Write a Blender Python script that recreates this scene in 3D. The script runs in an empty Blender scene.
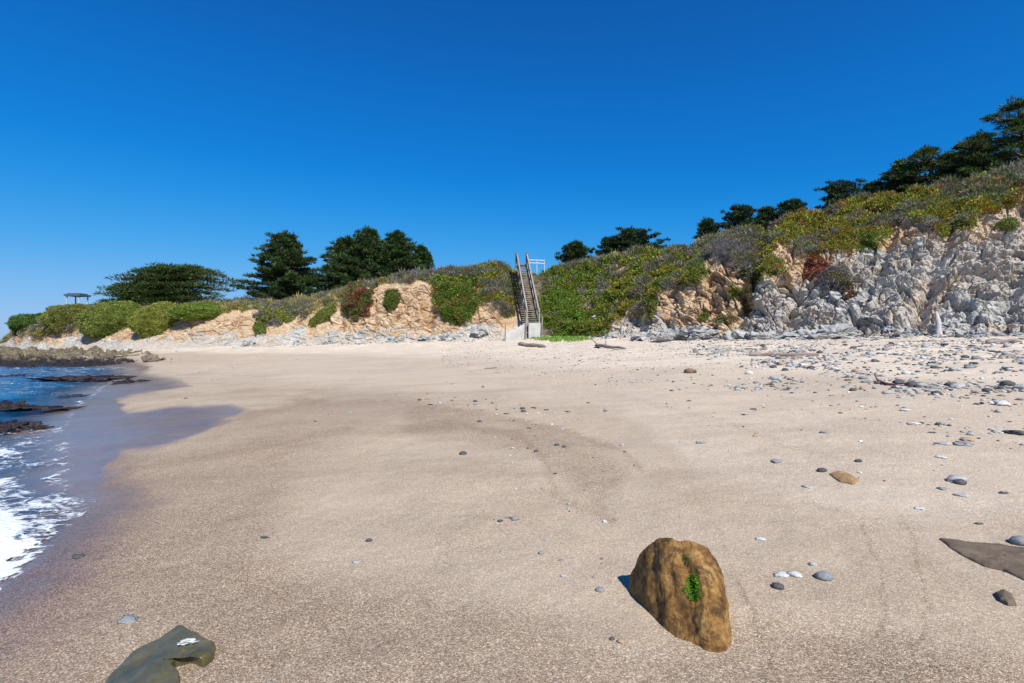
import bpy, bmesh, math, random
import numpy as np
from mathutils import Vector, Matrix
R = math.radians
rng = np.random.default_rng(7)
random.seed(7)
S = bpy.context.scene
COL = S.collection
F = 512.0; CY = 341.5; CX = 512.0; EYE = 1.6      # 18 mm lens: focal length in pixels, level camera

# ------------------------------------------------------------------ noise
_perm = rng.permutation(256).astype(np.int32); _perm = np.concatenate([_perm, _perm, _perm])
_g = rng.normal(size=(256, 3)); _g /= np.linalg.norm(_g, axis=1)[:, None]
_rv = rng.random((256, 4))
def perlin(P):
    P = np.asarray(P, float); I = np.floor(P).astype(np.int64); f = P - I; I &= 255
    u = f*f*f*(f*(f*6-15)+10)
    out = 0
    for dx in (0, 1):
        for dy in (0, 1):
            for dz in (0, 1):
                h = _perm[_perm[_perm[I[:, 0]+dx]+I[:, 1]+dy]+I[:, 2]+dz]
                g = _g[h]
                d = g[:, 0]*(f[:, 0]-dx)+g[:, 1]*(f[:, 1]-dy)+g[:, 2]*(f[:, 2]-dz)
                w = (u[:, 0] if dx else 1-u[:, 0])*(u[:, 1] if dy else 1-u[:, 1])*(u[:, 2] if dz else 1-u[:, 2])
                out = out + w*d
    return out*1.5
def fbm(P, o=4, gain=.5):
    a = 1; s = 0; P = np.asarray(P, float).copy()
    for k in range(o):
        s = s + a*perlin(P+17.3*k); a *= gain; P = P*2.03
    return s
def ridged(P, o=3):
    a = 1; s = 0; P = np.asarray(P, float).copy()
    for k in range(o):
        s = s + a*(1-2*np.abs(perlin(P+9.1*k))); a *= .5; P = P*2.1
    return s
def worley(P, tilt=1.0):
    """returns (facet offset of nearest cell, F2-F1)"""
    P = np.asarray(P, float); I = np.floor(P).astype(np.int64)
    f1 = np.full(len(P), 9.); f2 = f1.copy(); val = np.zeros(len(P))
    for dx in (-1, 0, 1):
        for dy in (-1, 0, 1):
            for dz in (-1, 0, 1):
                C = I+np.array([dx, dy, dz]); Cm = C & 255
                h = _perm[_perm[_perm[Cm[:, 0]]+Cm[:, 1]]+Cm[:, 2]]
                q = P-(C+_rv[h][:, :3])
                d = np.sqrt((q*q).sum(1))
                v = (_rv[h][:, 3]-.5)+tilt*(q*_g[h]).sum(1)
                near = d < f1
                f2 = np.where(near, f1, np.minimum(f2, d)); val = np.where(near, v, val); f1 = np.where(near, d, f1)
    return val, f2-f1
def sstep(a, b, x):
    t = np.clip((x-a)/(b-a), 0, 1); return t*t*(3-2*t)
def smooth_table(pts, lo, hi, n=4000, blur=60):
    xs = np.linspace(lo, hi, n); ys = np.interp(xs, [p[0] for p in pts], [p[1] for p in pts])
    k = np.hanning(blur*2+1); k /= k.sum()
    yp = np.concatenate([np.full(blur, ys[0])+(np.arange(-blur, 0))*(ys[1]-ys[0]), ys, np.full(blur, ys[-1])+(np.arange(1, blur+1))*(ys[-1]-ys[-2])])
    return xs, np.convolve(yp, k, 'valid')

# ------------------------------------------------------------------ beach height
_sx = smooth_table([(-400, -30), (-60, -8), (-10, -3.2), (0, -3.1), (3.8, -3.85), (6, -5.1), (8.7, -7.5), (11, -9.6), (14.7, -12.3), (18.8, -15.1), (28, -21),
                    (34, -25), (39, -31), (43, -38), (47, -47), (52, -58), (60, -63), (120, -70), (400, -90)], -400, 400, 16000, 35)
_fs = smooth_table([(-400, -12), (-50, -4), (-6, -.7), (-1.5, -.13), (0, 0), (.8, .10), (2.4, .22), (4, .31), (10, .62), (20, 1.28), (26, 1.72), (34, 2.32), (60, 3.2), (400, 5)], -400, 400, 16000, 25)
SEA = -.25
def shore_s(x, y):
    return (x-np.interp(np.clip(y, -399, 399), *_sx))*.8
def ground0(x, y):
    return SEA+np.interp(np.clip(shore_s(x, y), -399, 399), *_fs)
def ground(x, y):
    x = np.asarray(x, float); y = np.asarray(y, float)
    sh = x.shape; x = x.ravel(); y = y.ravel()
    z = ground0(x, y)
    r = np.hypot(x, y)
    P = np.stack([x, y, np.zeros_like(x)], 1)
    z += .035*perlin(P*.28)*np.clip(r/6, .3, 2.2)+.014*perlin(P*.9+5)+.005*perlin(P*3.1+9)*np.exp(-r/20)
    # low berm steps of coarse sand
    b = shore_s(x, y)+1.1*perlin(P*.12+31)
    z += .012*fbm(P*2.2+77, 3)*np.exp(-r/25)
    z += .05*sstep(4.7, 5.1, b)*np.exp(-((y-11)/7.)**2)+.03*sstep(2.9, 3.2, b)*np.exp(-((y-6)/5.)**2)
    # rougher storm beach under the stones at the foot of the cliff
    z += .06*sstep(14, 24, shore_s(x, y))*fbm(P*.9+50, 3)*np.exp(-(r/60)**4)
    return z.reshape(sh)
def g1(x, y): return float(ground(np.array([x]), np.array([y]))[0])
def on_ground(px, py):
    """first point where the line of sight through this spot meets the beach"""
    ds = np.exp(np.linspace(math.log(1.5), math.log(75), 1500))
    x = ds*(px-CX)/F; zr = EYE-ds*(py-CY)/F
    hit = np.nonzero(ground0(x, ds) >= zr)[0]
    d = ds[hit[0]] if len(hit) else 45.0
    x = d*(px-CX)/F
    return x, d, g1(x, d)

# ------------------------------------------------------------------ helpers
def mesh_arrays(name, V, faces, cols=None, attrs=None, smooth=False):
    """V Nx3, faces MxK int array (all the same size)"""
    V = np.asarray(V, np.float32); faces = np.asarray(faces, np.int32)
    me = bpy.data.meshes.new(name); n, k = faces.shape
    me.vertices.add(len(V)); me.vertices.foreach_set('co', V.ravel())
    me.loops.add(n*k); me.loops.foreach_set('vertex_index', faces.ravel())
    me.polygons.add(n); me.polygons.foreach_set('loop_start', np.arange(n, dtype=np.int32)*k)
    try: me.polygons.foreach_set('loop_total', np.full(n, k, np.int32))
    except Exception: pass
    me.polygons.foreach_set('use_smooth', np.full(n, smooth))
    if cols is not None:
        a = me.attributes.new('tint', 'FLOAT_COLOR', 'POINT')
        c = np.ones((len(V), 4), np.float32); c[:, :3] = cols; a.data.foreach_set('color', c.ravel())
    for kx, v in (attrs or {}).items():
        a = me.attributes.new(kx, 'FLOAT', 'POINT'); a.data.foreach_set('value', np.asarray(v, np.float32).ravel())
    me.update(calc_edges=True)
    return me
def link(name, me, mat=None, loc=(0, 0, 0), parent=None):
    o = bpy.data.objects.new(name, me); COL.objects.link(o); o.location = loc
    if mat and me is not None and not me.materials: me.materials.append(mat)
    if parent: o.parent = parent
    return o
def mk(name, V, faces, mat, loc=(0, 0, 0), parent=None, **kw):
    V = np.asarray(V, float)-np.array(loc)
    return link(name, mesh_arrays(name, V, faces, **kw), mat, loc if parent is None else tuple(np.array(loc)-np.array(parent.location)), parent)
def tag(o, label=None, cat=None, group=None, kind=None):
    for k, v in (('label', label), ('category', cat), ('group', group), ('kind', kind)):
        if v: o[k] = v
    return o
def empty(name, loc, label, cat, group=None):
    o = bpy.data.objects.new(name, None); COL.objects.link(o); o.location = loc; o.empty_display_size = .3
    return tag(o, label, cat, group)
def from_bm(name, bm, mat, loc=(0, 0, 0), parent=None, smooth=False):
    me = bpy.data.meshes.new(name); bm.to_mesh(me); bm.free()
    if smooth:
        for p in me.polygons: p.use_smooth = True
    return link(name, me, mat, loc, parent)
def bm_box(bm, c, size, rot=None):
    r = bmesh.ops.create_cube(bm, size=1)
    M = Matrix.Translation(Vector(c)) @ (rot.to_4x4() if rot else Matrix()) @ Matrix.Diagonal((*size, 1))
    bmesh.ops.transform(bm, matrix=M, verts=r['verts']); return r['verts']
def bm_beam(bm, a, b, w, h):
    a, b = Vector(a), Vector(b); d = b-a; q = d.to_track_quat('Y', 'Z').to_matrix()
    return bm_box(bm, (a+b)/2, (w, d.length, h), q)
def tube(path, rad, n=7):
    path = np.asarray(path, float); m = len(path)
    T = np.gradient(path, axis=0); T /= np.linalg.norm(T, axis=1)[:, None]+1e-9
    up = np.array([.31, .2, .93]); A = np.cross(T, up); A /= np.linalg.norm(A, axis=1)[:, None]+1e-9; B = np.cross(T, A)
    t = np.linspace(0, 2*np.pi, n, endpoint=False)
    V = path[:, None]+np.asarray(rad)[:, None, None]*(np.cos(t)[None, :, None]*A[:, None]+np.sin(t)[None, :, None]*B[:, None])
    i = np.arange(m-1)[:, None]*n; j = np.arange(n)[None]; jn = (j+1) % n
    Fc = np.stack([i+j, i+jn, i+n+jn, i+n+j], -1).reshape(-1, 4)
    return V.reshape(-1, 3), Fc
class Acc:
    def __init__(s): s.V = []; s.F = []; s.C = []; s.n = 0
    def add(s, V, Fc, C=None):
        s.V.append(V); s.F.append(np.asarray(Fc)+s.n); s.n += len(V)
        if C is not None: s.C.append(np.broadcast_to(C, (len(V), 3)))
    def get(s): return np.concatenate(s.V), np.concatenate(s.F), (np.concatenate(s.C) if s.C else None)
def unit(v): return v/(np.linalg.norm(v, axis=-1, keepdims=True)+1e-9)
def leaves(P, D, L, W, col):
    """a kite of two faces at every P along direction D; L, W arrays, col Nx3"""
    n = len(P); side = unit(np.cross(D, rng.normal(size=(n, 3))))
    L = np.broadcast_to(L, n)[:, None]; W = np.broadcast_to(W, n)[:, None]
    a = P; b = P+D*L*.45+side*W; c = P+D*L; d = P+D*L*.45-side*W
    V = np.stack([a, b, c, d], 1).reshape(-1, 3)
    Fc = np.arange(n*4).reshape(n, 4)
    return V, Fc, np.repeat(col, 4, axis=0)
def jitter(c, n, v=.25, hue=.12):
    c = np.asarray(c, float)
    b = np.exp(rng.normal(0, v, (n, 1)))
    return np.clip(c*b*(1+rng.normal(0, hue, (n, 3))), .002, .9)

# ------------------------------------------------------------------ materials
def newmat(name):
    m = bpy.data.materials.new(name); m.use_nodes = True; nt = m.node_tree; nt.nodes.clear()
    out = nt.nodes.new('ShaderNodeOutputMaterial'); b = nt.nodes.new('ShaderNodeBsdfPrincipled')
    nt.links.new(b.outputs[0], out.inputs[0]); return m, nt, b, out
class N:
    def __init__(s, nt): s.nt = nt
    def new(s, t, **k):
        n = s.nt.nodes.new(t)
        for a, b in k.items():
            if a.startswith('_'): setattr(n, a[1:], b)
        return n
    def put(s, sock, v):
        if isinstance(v, bpy.types.NodeSocket): s.nt.links.new(v, sock)
        elif v is not None: sock.default_value = v
    def pos(s): return s.new('ShaderNodeNewGeometry').outputs['Position']
    def objc(s): return s.new('ShaderNodeTexCoord').outputs['Object']
    def attr(s, a, col=False):
        n = s.new('ShaderNodeAttribute'); n.attribute_name = a; return n.outputs['Color' if col else 'Fac']
    def noise(s, vec, scale, detail=4, rough=.55, dist=0, out='Fac'):
        n = s.new('ShaderNodeTexNoise'); s.put(n.inputs['Vector'], vec); n.inputs['Scale'].default_value = scale
        n.inputs['Detail'].default_value = detail; n.inputs['Roughness'].default_value = rough; n.inputs['Distortion'].default_value = dist
        return n.outputs[out]
    def vor(s, vec, scale, feature='F1', out='Distance', rand=1):
        n = s.new('ShaderNodeTexVoronoi', _feature=feature); s.put(n.inputs['Vector'], vec); n.inputs['Scale'].default_value = scale
        n.inputs['Randomness'].default_value = rand
        return n.outputs[out]
    def ramp(s, f, stops, interp='LINEAR'):
        n = s.new('ShaderNodeValToRGB'); s.put(n.inputs[0], f); cr = n.color_ramp; cr.interpolation = interp
        while len(cr.elements) < len(stops): cr.elements.new(.5)
        for e, (p, c) in zip(cr.elements, stops):
            e.position = p; e.color = (c, c, c, 1) if isinstance(c, (int, float)) else (*c, 1)
        return n.outputs[0]
    def mix(s, f, a, b, mode='MIX'):
        n = s.new('ShaderNodeMix', _data_type='RGBA', _blend_type=mode); s.put(n.inputs[0], f)
        for i, v in ((6, a), (7, b)):
            s.put(n.inputs[i], (*v, 1) if isinstance(v, tuple) and len(v) == 3 else v)
        return n.outputs[2]
    def math(s, op, a, b=None, clamp=False):
        n = s.new('ShaderNodeMath', _operation=op, _use_clamp=clamp); s.put(n.inputs[0], a)
        if b is not None: s.put(n.inputs[1], b)
        return n.outputs[0]
    def mapr(s, v, a, b, c=0., d=1.):
        n = s.new('ShaderNodeMapRange'); s.put(n.inputs[0], v)
        for i, x in ((1, a), (2, b), (3, c), (4, d)): n.inputs[i].default_value = x
        return n.outputs[0]
    def scale(s, vec, sc, rot=(0, 0, 0)):
        n = s.new('ShaderNodeMapping'); s.put(n.inputs[0], vec); n.inputs['Scale'].default_value = sc; n.inputs['Rotation'].default_value = rot
        return n.outputs[0]
    def bump(s, h, strength, dist, normal=None):
        n = s.new('ShaderNodeBump'); s.put(n.inputs['Height'], h); n.inputs['Strength'].default_value = strength; n.inputs['Distance'].default_value = dist
        if normal is not None: s.put(n.inputs['Normal'], normal)
        return n.outputs[0]

def sand_mat():
    m, nt, b, out = newmat('sand'); n = N(nt); p = n.pos()
    wet = n.attr('wet'); coarse = n.attr('coarse'); red = n.attr('ruddy')
    big = n.noise(p, .35, 5, .6); med = n.noise(p, 3.2, 4, .6)
    pale = n.attr('pale')
    base = n.mix(coarse, (.45, .375, .285), (.325, .264, .20))
    base = n.mix(pale, base, (.66, .585, .485))
    band = n.noise(n.scale(p, (.25, 1.3, 1), (0, 0, .55)), 1.0, 5, .65, .3)
    base = n.mix(n.mapr(band, .42, .66, 0, .5), base, n.mix(1., base, (.80, .78, .77), 'MULTIPLY'))
    base = n.mix(n.mapr(big, .3, .7), base, n.mix(1., base, (1.09, 1.08, 1.05), 'MULTIPLY'))
    base = n.mix(n.mapr(med, .3, .75, 0, .35), base, n.mix(1., base, (.82, .79, .78), 'MULTIPLY'))
    base = n.mix(n.math('MULTIPLY', red, .45), base, (.31, .235, .195))
    # individual grains: two sizes
    gc = n.vor(p, 140, out='Color'); gs = n.new('ShaderNodeSeparateColor'); nt.links.new(gc, gs.inputs[0])
    grain = n.ramp(gs.outputs[0], [(0, (.13, .095, .08)), (.14, (.30, .20, .14)), (.34, (.52, .40, .30)), (.62, (.72, .60, .49)), (.86, (1.0, .92, .82)), (1, (1.5, 1.45, 1.36))], 'LINEAR')
    gc2 = n.vor(p, 290, out='Color'); gs2 = n.new('ShaderNodeSeparateColor'); nt.links.new(gc2, gs2.inputs[0])
    grain2 = n.ramp(gs2.outputs[1], [(0, (.38, .34, .32)), (.5, (.85, .83, .8)), (1, (1.45, 1.42, 1.38))])
    gmul = n.mix(1., grain, (1.52, 1.66, 1.80), 'MULTIPLY')
    amt = n.math('ADD', n.math('MULTIPLY', coarse, .44), .28)
    col = n.mix(amt, base, n.mix(1., base, gmul, 'MULTIPLY'))
    col = n.mix(.55, col, n.mix(1., col, grain2, 'MULTIPLY'))
    # sparse dark grains
    sp = n.noise(p, 60, 2, .5); spot = n.mapr(sp, .70, .74, 0, .5)
    col = n.mix(spot, col, n.mix(1., col, (.4, .38, .38), 'MULTIPLY'))
    wcol = n.mix(1., col, (.54, .475, .50), 'MULTIPLY')
    col = n.mix(wet, col, wcol)
    nt.links.new(col, b.inputs['Base Color'])
    nt.links.new(n.mapr(wet, 0, 1, .92, .28), b.inputs['Roughness'])
    nt.links.new(n.mapr(wet, 0, 1, .25, .5), b.inputs['Specular IOR Level'])
    film = n.attr('film')
    nt.links.new(n.math('MULTIPLY', film, n.mapr(n.noise(p, 1.1, 4, .6), .3, .7, .15, .62)), b.inputs['Coat Weight']); b.inputs['Coat Roughness'].default_value = .2; b.inputs['Coat IOR'].default_value = 1.33
    h = n.math('ADD', n.math('MULTIPLY', n.vor(p, 140), -1), n.math('MULTIPLY', n.vor(p, 290), -.4))
    dry = n.math('SUBTRACT', 1.05, n.math('MULTIPLY', wet, .85))
    h = n.math('MULTIPLY', h, n.math('MULTIPLY', dry, n.math('ADD', n.math('MULTIPLY', coarse, .6), .4)))
    bp = n.bump(h, .7, .0045)
    bp = n.bump(n.noise(p, 9, 5, .65), n_strength_sand, .02, bp)
    bp = n.bump(n.noise(p, 2.1, 3, .5), .35, .05, bp)
    nt.links.new(bp, b.inputs['Normal'])
    cb = n.bump(n.noise(p, 5, 3, .5), .15, .02); nt.links.new(cb, b.inputs['Coat Normal'])
    return m
n_strength_sand = .45

def cliff_mat():
    m, nt, b, out = newmat('cliff_rock'); n = N(nt); p = n.pos()
    tan = n.attr('tan'); soil = n.attr('soil')
    n1 = n.noise(p, .7, 6, .6, .4); n2 = n.noise(p, 3.5, 6, .65); n3 = n.noise(p, 14, 5, .6)
    grey = n.ramp(n1, [(.28, (.28, .272, .25)), (.42, (.42, .408, .375)), (.58, (.52, .503, .46)), (.75, (.59, .565, .51))])
    tanc = n.ramp(n1, [(.28, (.37, .225, .12)), (.45, (.49, .34, .205)), (.62, (.57, .43, .28)), (.78, (.62, .50, .36))])
    strat = n.noise(n.scale(p, (1.2, 1.2, 5.0), (.5, .35, 0)), 1.1, 5, .6)
    tf = n.math('ADD', tan, n.math('MULTIPLY', n.math('SUBTRACT', strat, .5), .9), True)
    tf = n.mapr(tf, .35, .62)
    grey = n.mix(n.mapr(n.noise(p, .45, 5, .65, .5), .40, .62, 0, .8), grey, (.47, .375, .275))
    col = n.mix(tf, grey, tanc)
    rust = n.math('MULTIPLY', n.mapr(n.noise(p, 1.7, 4, .6, 1.), .6, .72), .55)
    col = n.mix(rust, col, (.42, .27, .15))
    dk = n.math('MULTIPLY', n.mapr(n2, .56, .74), .6)
    col = n.mix(dk, col, n.mix(1., col, (.42, .42, .42), 'MULTIPLY'))
    crack = n.vor(n.scale(p, (1, 1, 2.2), (.45, .3, .2)), 2.4, 'DISTANCE_TO_EDGE')
    warp = n.noise(p, 4, 3, .5)
    cf = n.math('MULTIPLY', n.mapr(crack, .0, .05, 1, 0), n.mapr(warp, .45, .6))
    col = n.mix(n.math('MULTIPLY', cf, .28), col, n.mix(1., col, (.35, .33, .31), 'MULTIPLY'))
    col = n.mix(n.mapr(n3, .3, .7, 0, .35), col, n.mix(1., col, (1.25, 1.25, 1.25), 'MULTIPLY'))
    bed = n.noise(n.scale(n.scale(p, (1, 1, 1), (.62, -.35, 0)), (.5, .5, 7.5)), 1.0, 4, .6, .25)
    col = n.mix(n.mapr(bed, .42, .62, 0, .55), col, n.mix(1., col, (.66, .64, .62), 'MULTIPLY'))
    soilc = n.ramp(n2, [(.3, (.10, .075, .055)), (.55, (.19, .145, .105)), (.75, (.30, .235, .16))])
    col = n.mix(n.mapr(soil, .35, .65), col, soilc)
    nt.links.new(col, b.inputs['Base Color']); b.inputs['Roughness'].default_value = .9; b.inputs['Specular IOR Level'].default_value = .2
    h = n.math('ADD', n.math('MULTIPLY', n2, .6), n.math('MULTIPLY', n3, .25))
    h = n.math('ADD', h, n.math('MULTIPLY', n.mapr(crack, 0, .07), .25))
    h = n.math('ADD', h, n.math('MULTIPLY', n.vor(p, 5.5, 'F1'), -.35))
    nt.links.new(n.bump(h, .6, .16), b.inputs['Normal'])
    return m

def leaf_mat(name='foliage', trans=.25, rough=.55):
    m, nt, b, out = newmat(name); n = N(nt)
    c = n.attr('tint', True)
    nt.links.new(c, b.inputs['Base Color']); b.inputs['Roughness'].default_value = rough; b.inputs['Specular IOR Level'].default_value = .3
    t = n.new('ShaderNodeBsdfTranslucent'); nt.links.new(n.mix(1., c, (1.3, 1.4, .8), 'MULTIPLY'), t.inputs[0])
    mx = n.new('ShaderNodeMixShader'); mx.inputs[0].default_value = trans
    nt.links.new(b.outputs[0], mx.inputs[1]); nt.links.new(t.outputs[0], mx.inputs[2]); nt.links.new(mx.outputs[0], out.inputs[0])
    return m
def plain(name, c1, c2, scale=4, rough=.85, stretch=(1, 1, 1), bump=.3, dist=.02, spec=.3, detail=5, c3=None, obj=True):
    m, nt, b, out = newmat(name); n = N(nt); p = n.objc() if obj else n.pos()
    q = n.scale(p, stretch)
    f = n.noise(q, scale, detail, .6, .3)
    st = [(.3, c1), (.7, c2)] if c3 is None else [(.28, c1), (.5, c3), (.72, c2)]
    col = n.ramp(f, st)
    col = n.mix(n.mapr(n.noise(q, scale*6, 3, .6), .35, .7, 0, .4), col, n.mix(1., col, (.68, .66, .64), 'MULTIPLY'))
    nt.links.new(col, b.inputs['Base Color']); b.inputs['Roughness'].default_value = rough; b.inputs['Specular IOR Level'].default_value = spec
    nt.links.new(n.bump(n.math('ADD', f, n.math('MULTIPLY', n.noise(q, scale*5, 4, .6), .35)), bump, dist), b.inputs['Normal'])
    return m

M_SAND = sand_mat(); M_CLIFF = cliff_mat(); M_LEAF = leaf_mat()
M_BARK = plain('bark', (.06, .045, .035), (.20, .165, .13), 5, stretch=(1, 1, .25))
M_WOOD = plain('weathered_wood', (.16, .13, .105), (.38, .33, .28), 6, stretch=(1, 1, .3))
M_RAIL = plain('weathered_rail', (.20, .18, .155), (.40, .37, .33), 6)
M_WHITE = plain('white_paint', (.42, .42, .41), (.62, .62, .60), 5, rough=.6, bump=.05)
M_CONC = plain('concrete', (.40, .39, .36), (.60, .58, .54), 1.6, bump=.3, dist=.03)
M_DRIFT = plain('driftwood', (.16, .12, .095), (.42, .35, .29), 5, stretch=(.3, 1, 1), bump=.6)
M_BLEACH = plain('bleached_wood', (.34, .31, .28), (.62, .58, .54), 6, stretch=(1, 1, .3), bump=.6)
M_RED = plain('red_stick', (.12, .04, .03), (.30, .12, .08), 8)
M_STONES = {
    'grey': plain('grey_stone', (.27, .275, .265), (.48, .48, .46), 9, bump=.3),
    'blue': plain('blue_grey_stone', (.15, .16, .16), (.31, .32, .32), 9, bump=.2, rough=.7),
    'dark': plain('dark_stone', (.045, .047, .05), (.12, .12, .12), 9, bump=.25, rough=.75),
    'white': plain('white_stone', (.42, .42, .40), (.62, .62, .58), 7, bump=.3),
    'tan': plain('tan_stone', (.28, .19, .12), (.46, .34, .23), 8, bump=.3),
    'rust': plain('rusty_stone', (.13, .08, .06), (.26, .17, .12), 8, bump=.3),
}
M_TALUS = plain('talus_stone', (.25, .255, .24), (.50, .49, .46), 2.2, bump=1., dist=.15, c3=(.40, .395, .37), obj=False)
M_REEF = plain('reef_rock', (.075, .055, .035), (.34, .27, .19), 1.2, bump=1., dist=.2, c3=(.17, .13, .085), obj=False)
M_WETROCK = plain('wet_rock', (.006, .004, .004), (.035, .018, .014), 5, rough=.45, bump=1., dist=.1, spec=.5, obj=False)

# ------------------------------------------------------------------ view map helpers (used to keep the land's map in one place)
def proj(x, y, z):
    y = np.maximum(y, .3); return CX+F*x/y, CY-F*(z-EYE)/y
def poly_mask(px, py, poly, soft=6.):
    """signed distance to polygon edge -> soft mask (1 inside)"""
    poly = np.asarray(poly, float); n = len(poly)
    inside = np.zeros(px.shape, bool); dm = np.full(px.shape, 1e9)
    for i in range(n):
        x0, y0 = poly[i]; x1, y1 = poly[(i+1) % n]
        c = ((y0 > py) != (y1 > py)) & (px < (x1-x0)*(py-y0)/(y1-y0+1e-9)+x0); inside ^= c
        dx, dy = x1-x0, y1-y0; t = np.clip(((px-x0)*dx+(py-y0)*dy)/(dx*dx+dy*dy+1e-9), 0, 1)
        dm = np.minimum(dm, np.hypot(px-x0-t*dx, py-y0-t*dy))
    sd = np.where(inside, dm, -dm)
    return sstep(-soft, soft, sd)

# ------------------------------------------------------------------ ground sheet
def build_ground():
    th = np.concatenate([np.linspace(-180, -56, 90, endpoint=False), np.linspace(-56, 56, 900, endpoint=False), np.linspace(56, 180, 90, endpoint=False)])
    th = np.radians(th)
    r = np.concatenate([[.0, .5, 1.0, 1.5], np.exp(np.linspace(math.log(2.0), math.log(70), 760)), np.exp(np.linspace(math.log(75), math.log(6000), 60))])
    T, Rr = np.meshgrid(th, r)
    x = Rr*np.sin(T); y = Rr*np.cos(T); z = ground(x, y)
    z = np.where(Rr > 300, np.minimum(z, np.where(shore_s(x, y) < 0, -5, 5)), z)
    xf, yf, zf = x.ravel(), y.ravel(), z.ravel()
    px, py = proj(xf, yf, zf)
    front = yf > 1.2
    P = np.stack([xf, yf, np.zeros_like(xf)], 1)
    nz = fbm(P*.8, 3); nz2 = fbm(P*.22+7, 3)
    qx = px+nz*9; qy = py+nz*2.5
    film = poly_mask(qx, qy, [(-300, 900), (-300, 355), (120, 358), (150, 366), (140, 374), (178, 380), (186, 384), (150, 393), (118, 400), (126, 412), (184, 407), (224, 403), (246, 410), (229, 421),
                              (184, 438), (150, 449), (122, 452), (112, 468), (100, 489), (82, 512), (50, 552), (10, 592), (-40, 640)], 4)
    film = film*front
    film[~front] = sstep(1.0, .2, shore_s(xf[~front], yf[~front]))
    wet = np.maximum(film, sstep(1.1, .2, shore_s(xf, yf)+nz*.3))
    # coarse gravelly sand
    coarse = np.zeros_like(xf)
    A = poly_mask(px+nz*16, py+nz*5, [(-400, 800), (-400, 560), (100, 500), (120, 455), (240, 415), (330, 400), (420, 405), (470, 412), (380, 430), (345, 445), (300, 470), (270, 520), (260, 560), (330, 585), (480, 600), (650, 640), (760, 628), (900, 640), (1100, 680), (1100, 1000)], 26)
    B = poly_mask(px+nz*12, py+nz*5, [(470, 415), (560, 432), (610, 450), (640, 470), (600, 500), (610, 520), (560, 470), (520, 450), (430, 440), (400, 430), (420, 410)], 10)
    Cc = poly_mask(px+nz*14, py+nz*4, [(620, 408), (700, 440), (640, 478), (560, 432), (470, 412)], 12)
    def trail(pts, w):
        d_ = np.full(px.shape, 1e9); qx_ = px+nz*7+fine*5; qy_ = py+nz*3+fine*3
        for (x0, y0), (x1, y1) in zip(pts[:-1], pts[1:]):
            dx, dy = x1-x0, y1-y0; t_ = np.clip(((qx_-x0)*dx+(qy_-y0)*dy)/(dx*dx+dy*dy), 0, 1); d_ = np.minimum(d_, np.hypot(qx_-x0-t_*dx, qy_-y0-t_*dy))
        return np.exp(-(d_/w)**2)
    fine = fbm(P*5+12, 3)
    TR = 0
    for pts, w, a_ in (([(738, 583), (756, 612), (768, 660), (772, 700)], 3, .5), ([(862, 520), (882, 570), (888, 612), (880, 640)], 2.5, .45), ([(905, 520), (922, 560), (930, 600), (918, 650)], 3, .4), ([(700, 590), (740, 583), (700, 500)], 2, .2),
                       ([(240, 418), (300, 404), (400, 402), (470, 412), (560, 430), (620, 450), (645, 470)], 4, .55), ([(380, 432), (460, 425), (520, 436), (545, 462), (560, 500), (610, 520)], 4, .4), ([(330, 372), (480, 366), (640, 372), (760, 368)], 2, .3),
                       ([(130, 470), (220, 455), (300, 440), (350, 428)], 3, .35), ([(500, 384), (620, 396), (720, 420), (800, 450)], 3, .3), ([(800, 500), (870, 520), (960, 510), (1024, 530)], 3, .3)):
        TR = TR+a_*trail(pts, w)
    coarse = np.clip(TR+.12*fine+.62*A+.55*B-.28*Cc+.26*nz2+.2*nz+.12, 0, 1)*(py > 350)
    ruddy = np.clip(.8*poly_mask(px+nz*16, py+nz*5, [(-200, 700), (0, 600), (90, 530), (130, 560), (100, 640), (60, 720), (-200, 900)], 25)+.5*poly_mask(px, py+nz*3, [(300, 398), (420, 402), (400, 412), (290, 410)], 6), 0, 1)
    coarse[~front] = .6; ruddy[~front] = 0
    sf = shore_s(xf, yf)+2.5*nz2
    pale = np.clip(sstep(10, 17, sf)*sstep(9, 17, np.hypot(xf, yf))*(.85+.3*nz), 0, 1)
    pale = np.maximum(pale, .35*poly_mask(px+nz*16, py+nz*4, [(300, 352), (1100, 340), (1100, 520), (860, 520), (700, 470), (620, 410), (500, 392), (330, 385), (150, 368)], 12))
    nr, nt_ = x.shape
    i = np.arange(nr-1)[:, None]*nt_; j = np.arange(nt_)[None]; jn = (j+1) % nt_
    Fc = np.stack([i+j, i+jn, i+nt_+jn, i+nt_+j], -1).reshape(-1, 4)
    Fc = Fc[:, ::-1]
    o = mk('beach', np.stack([xf, yf, zf], 1), Fc, M_SAND, attrs={'wet': wet, 'film': film, 'coarse': coarse, 'ruddy': ruddy, 'pale': pale}, smooth=True)
    tag(o, 'sloping beach of coarse tan sand running up to the cliff', None, None, 'structure')
    return o
build_ground()

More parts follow.
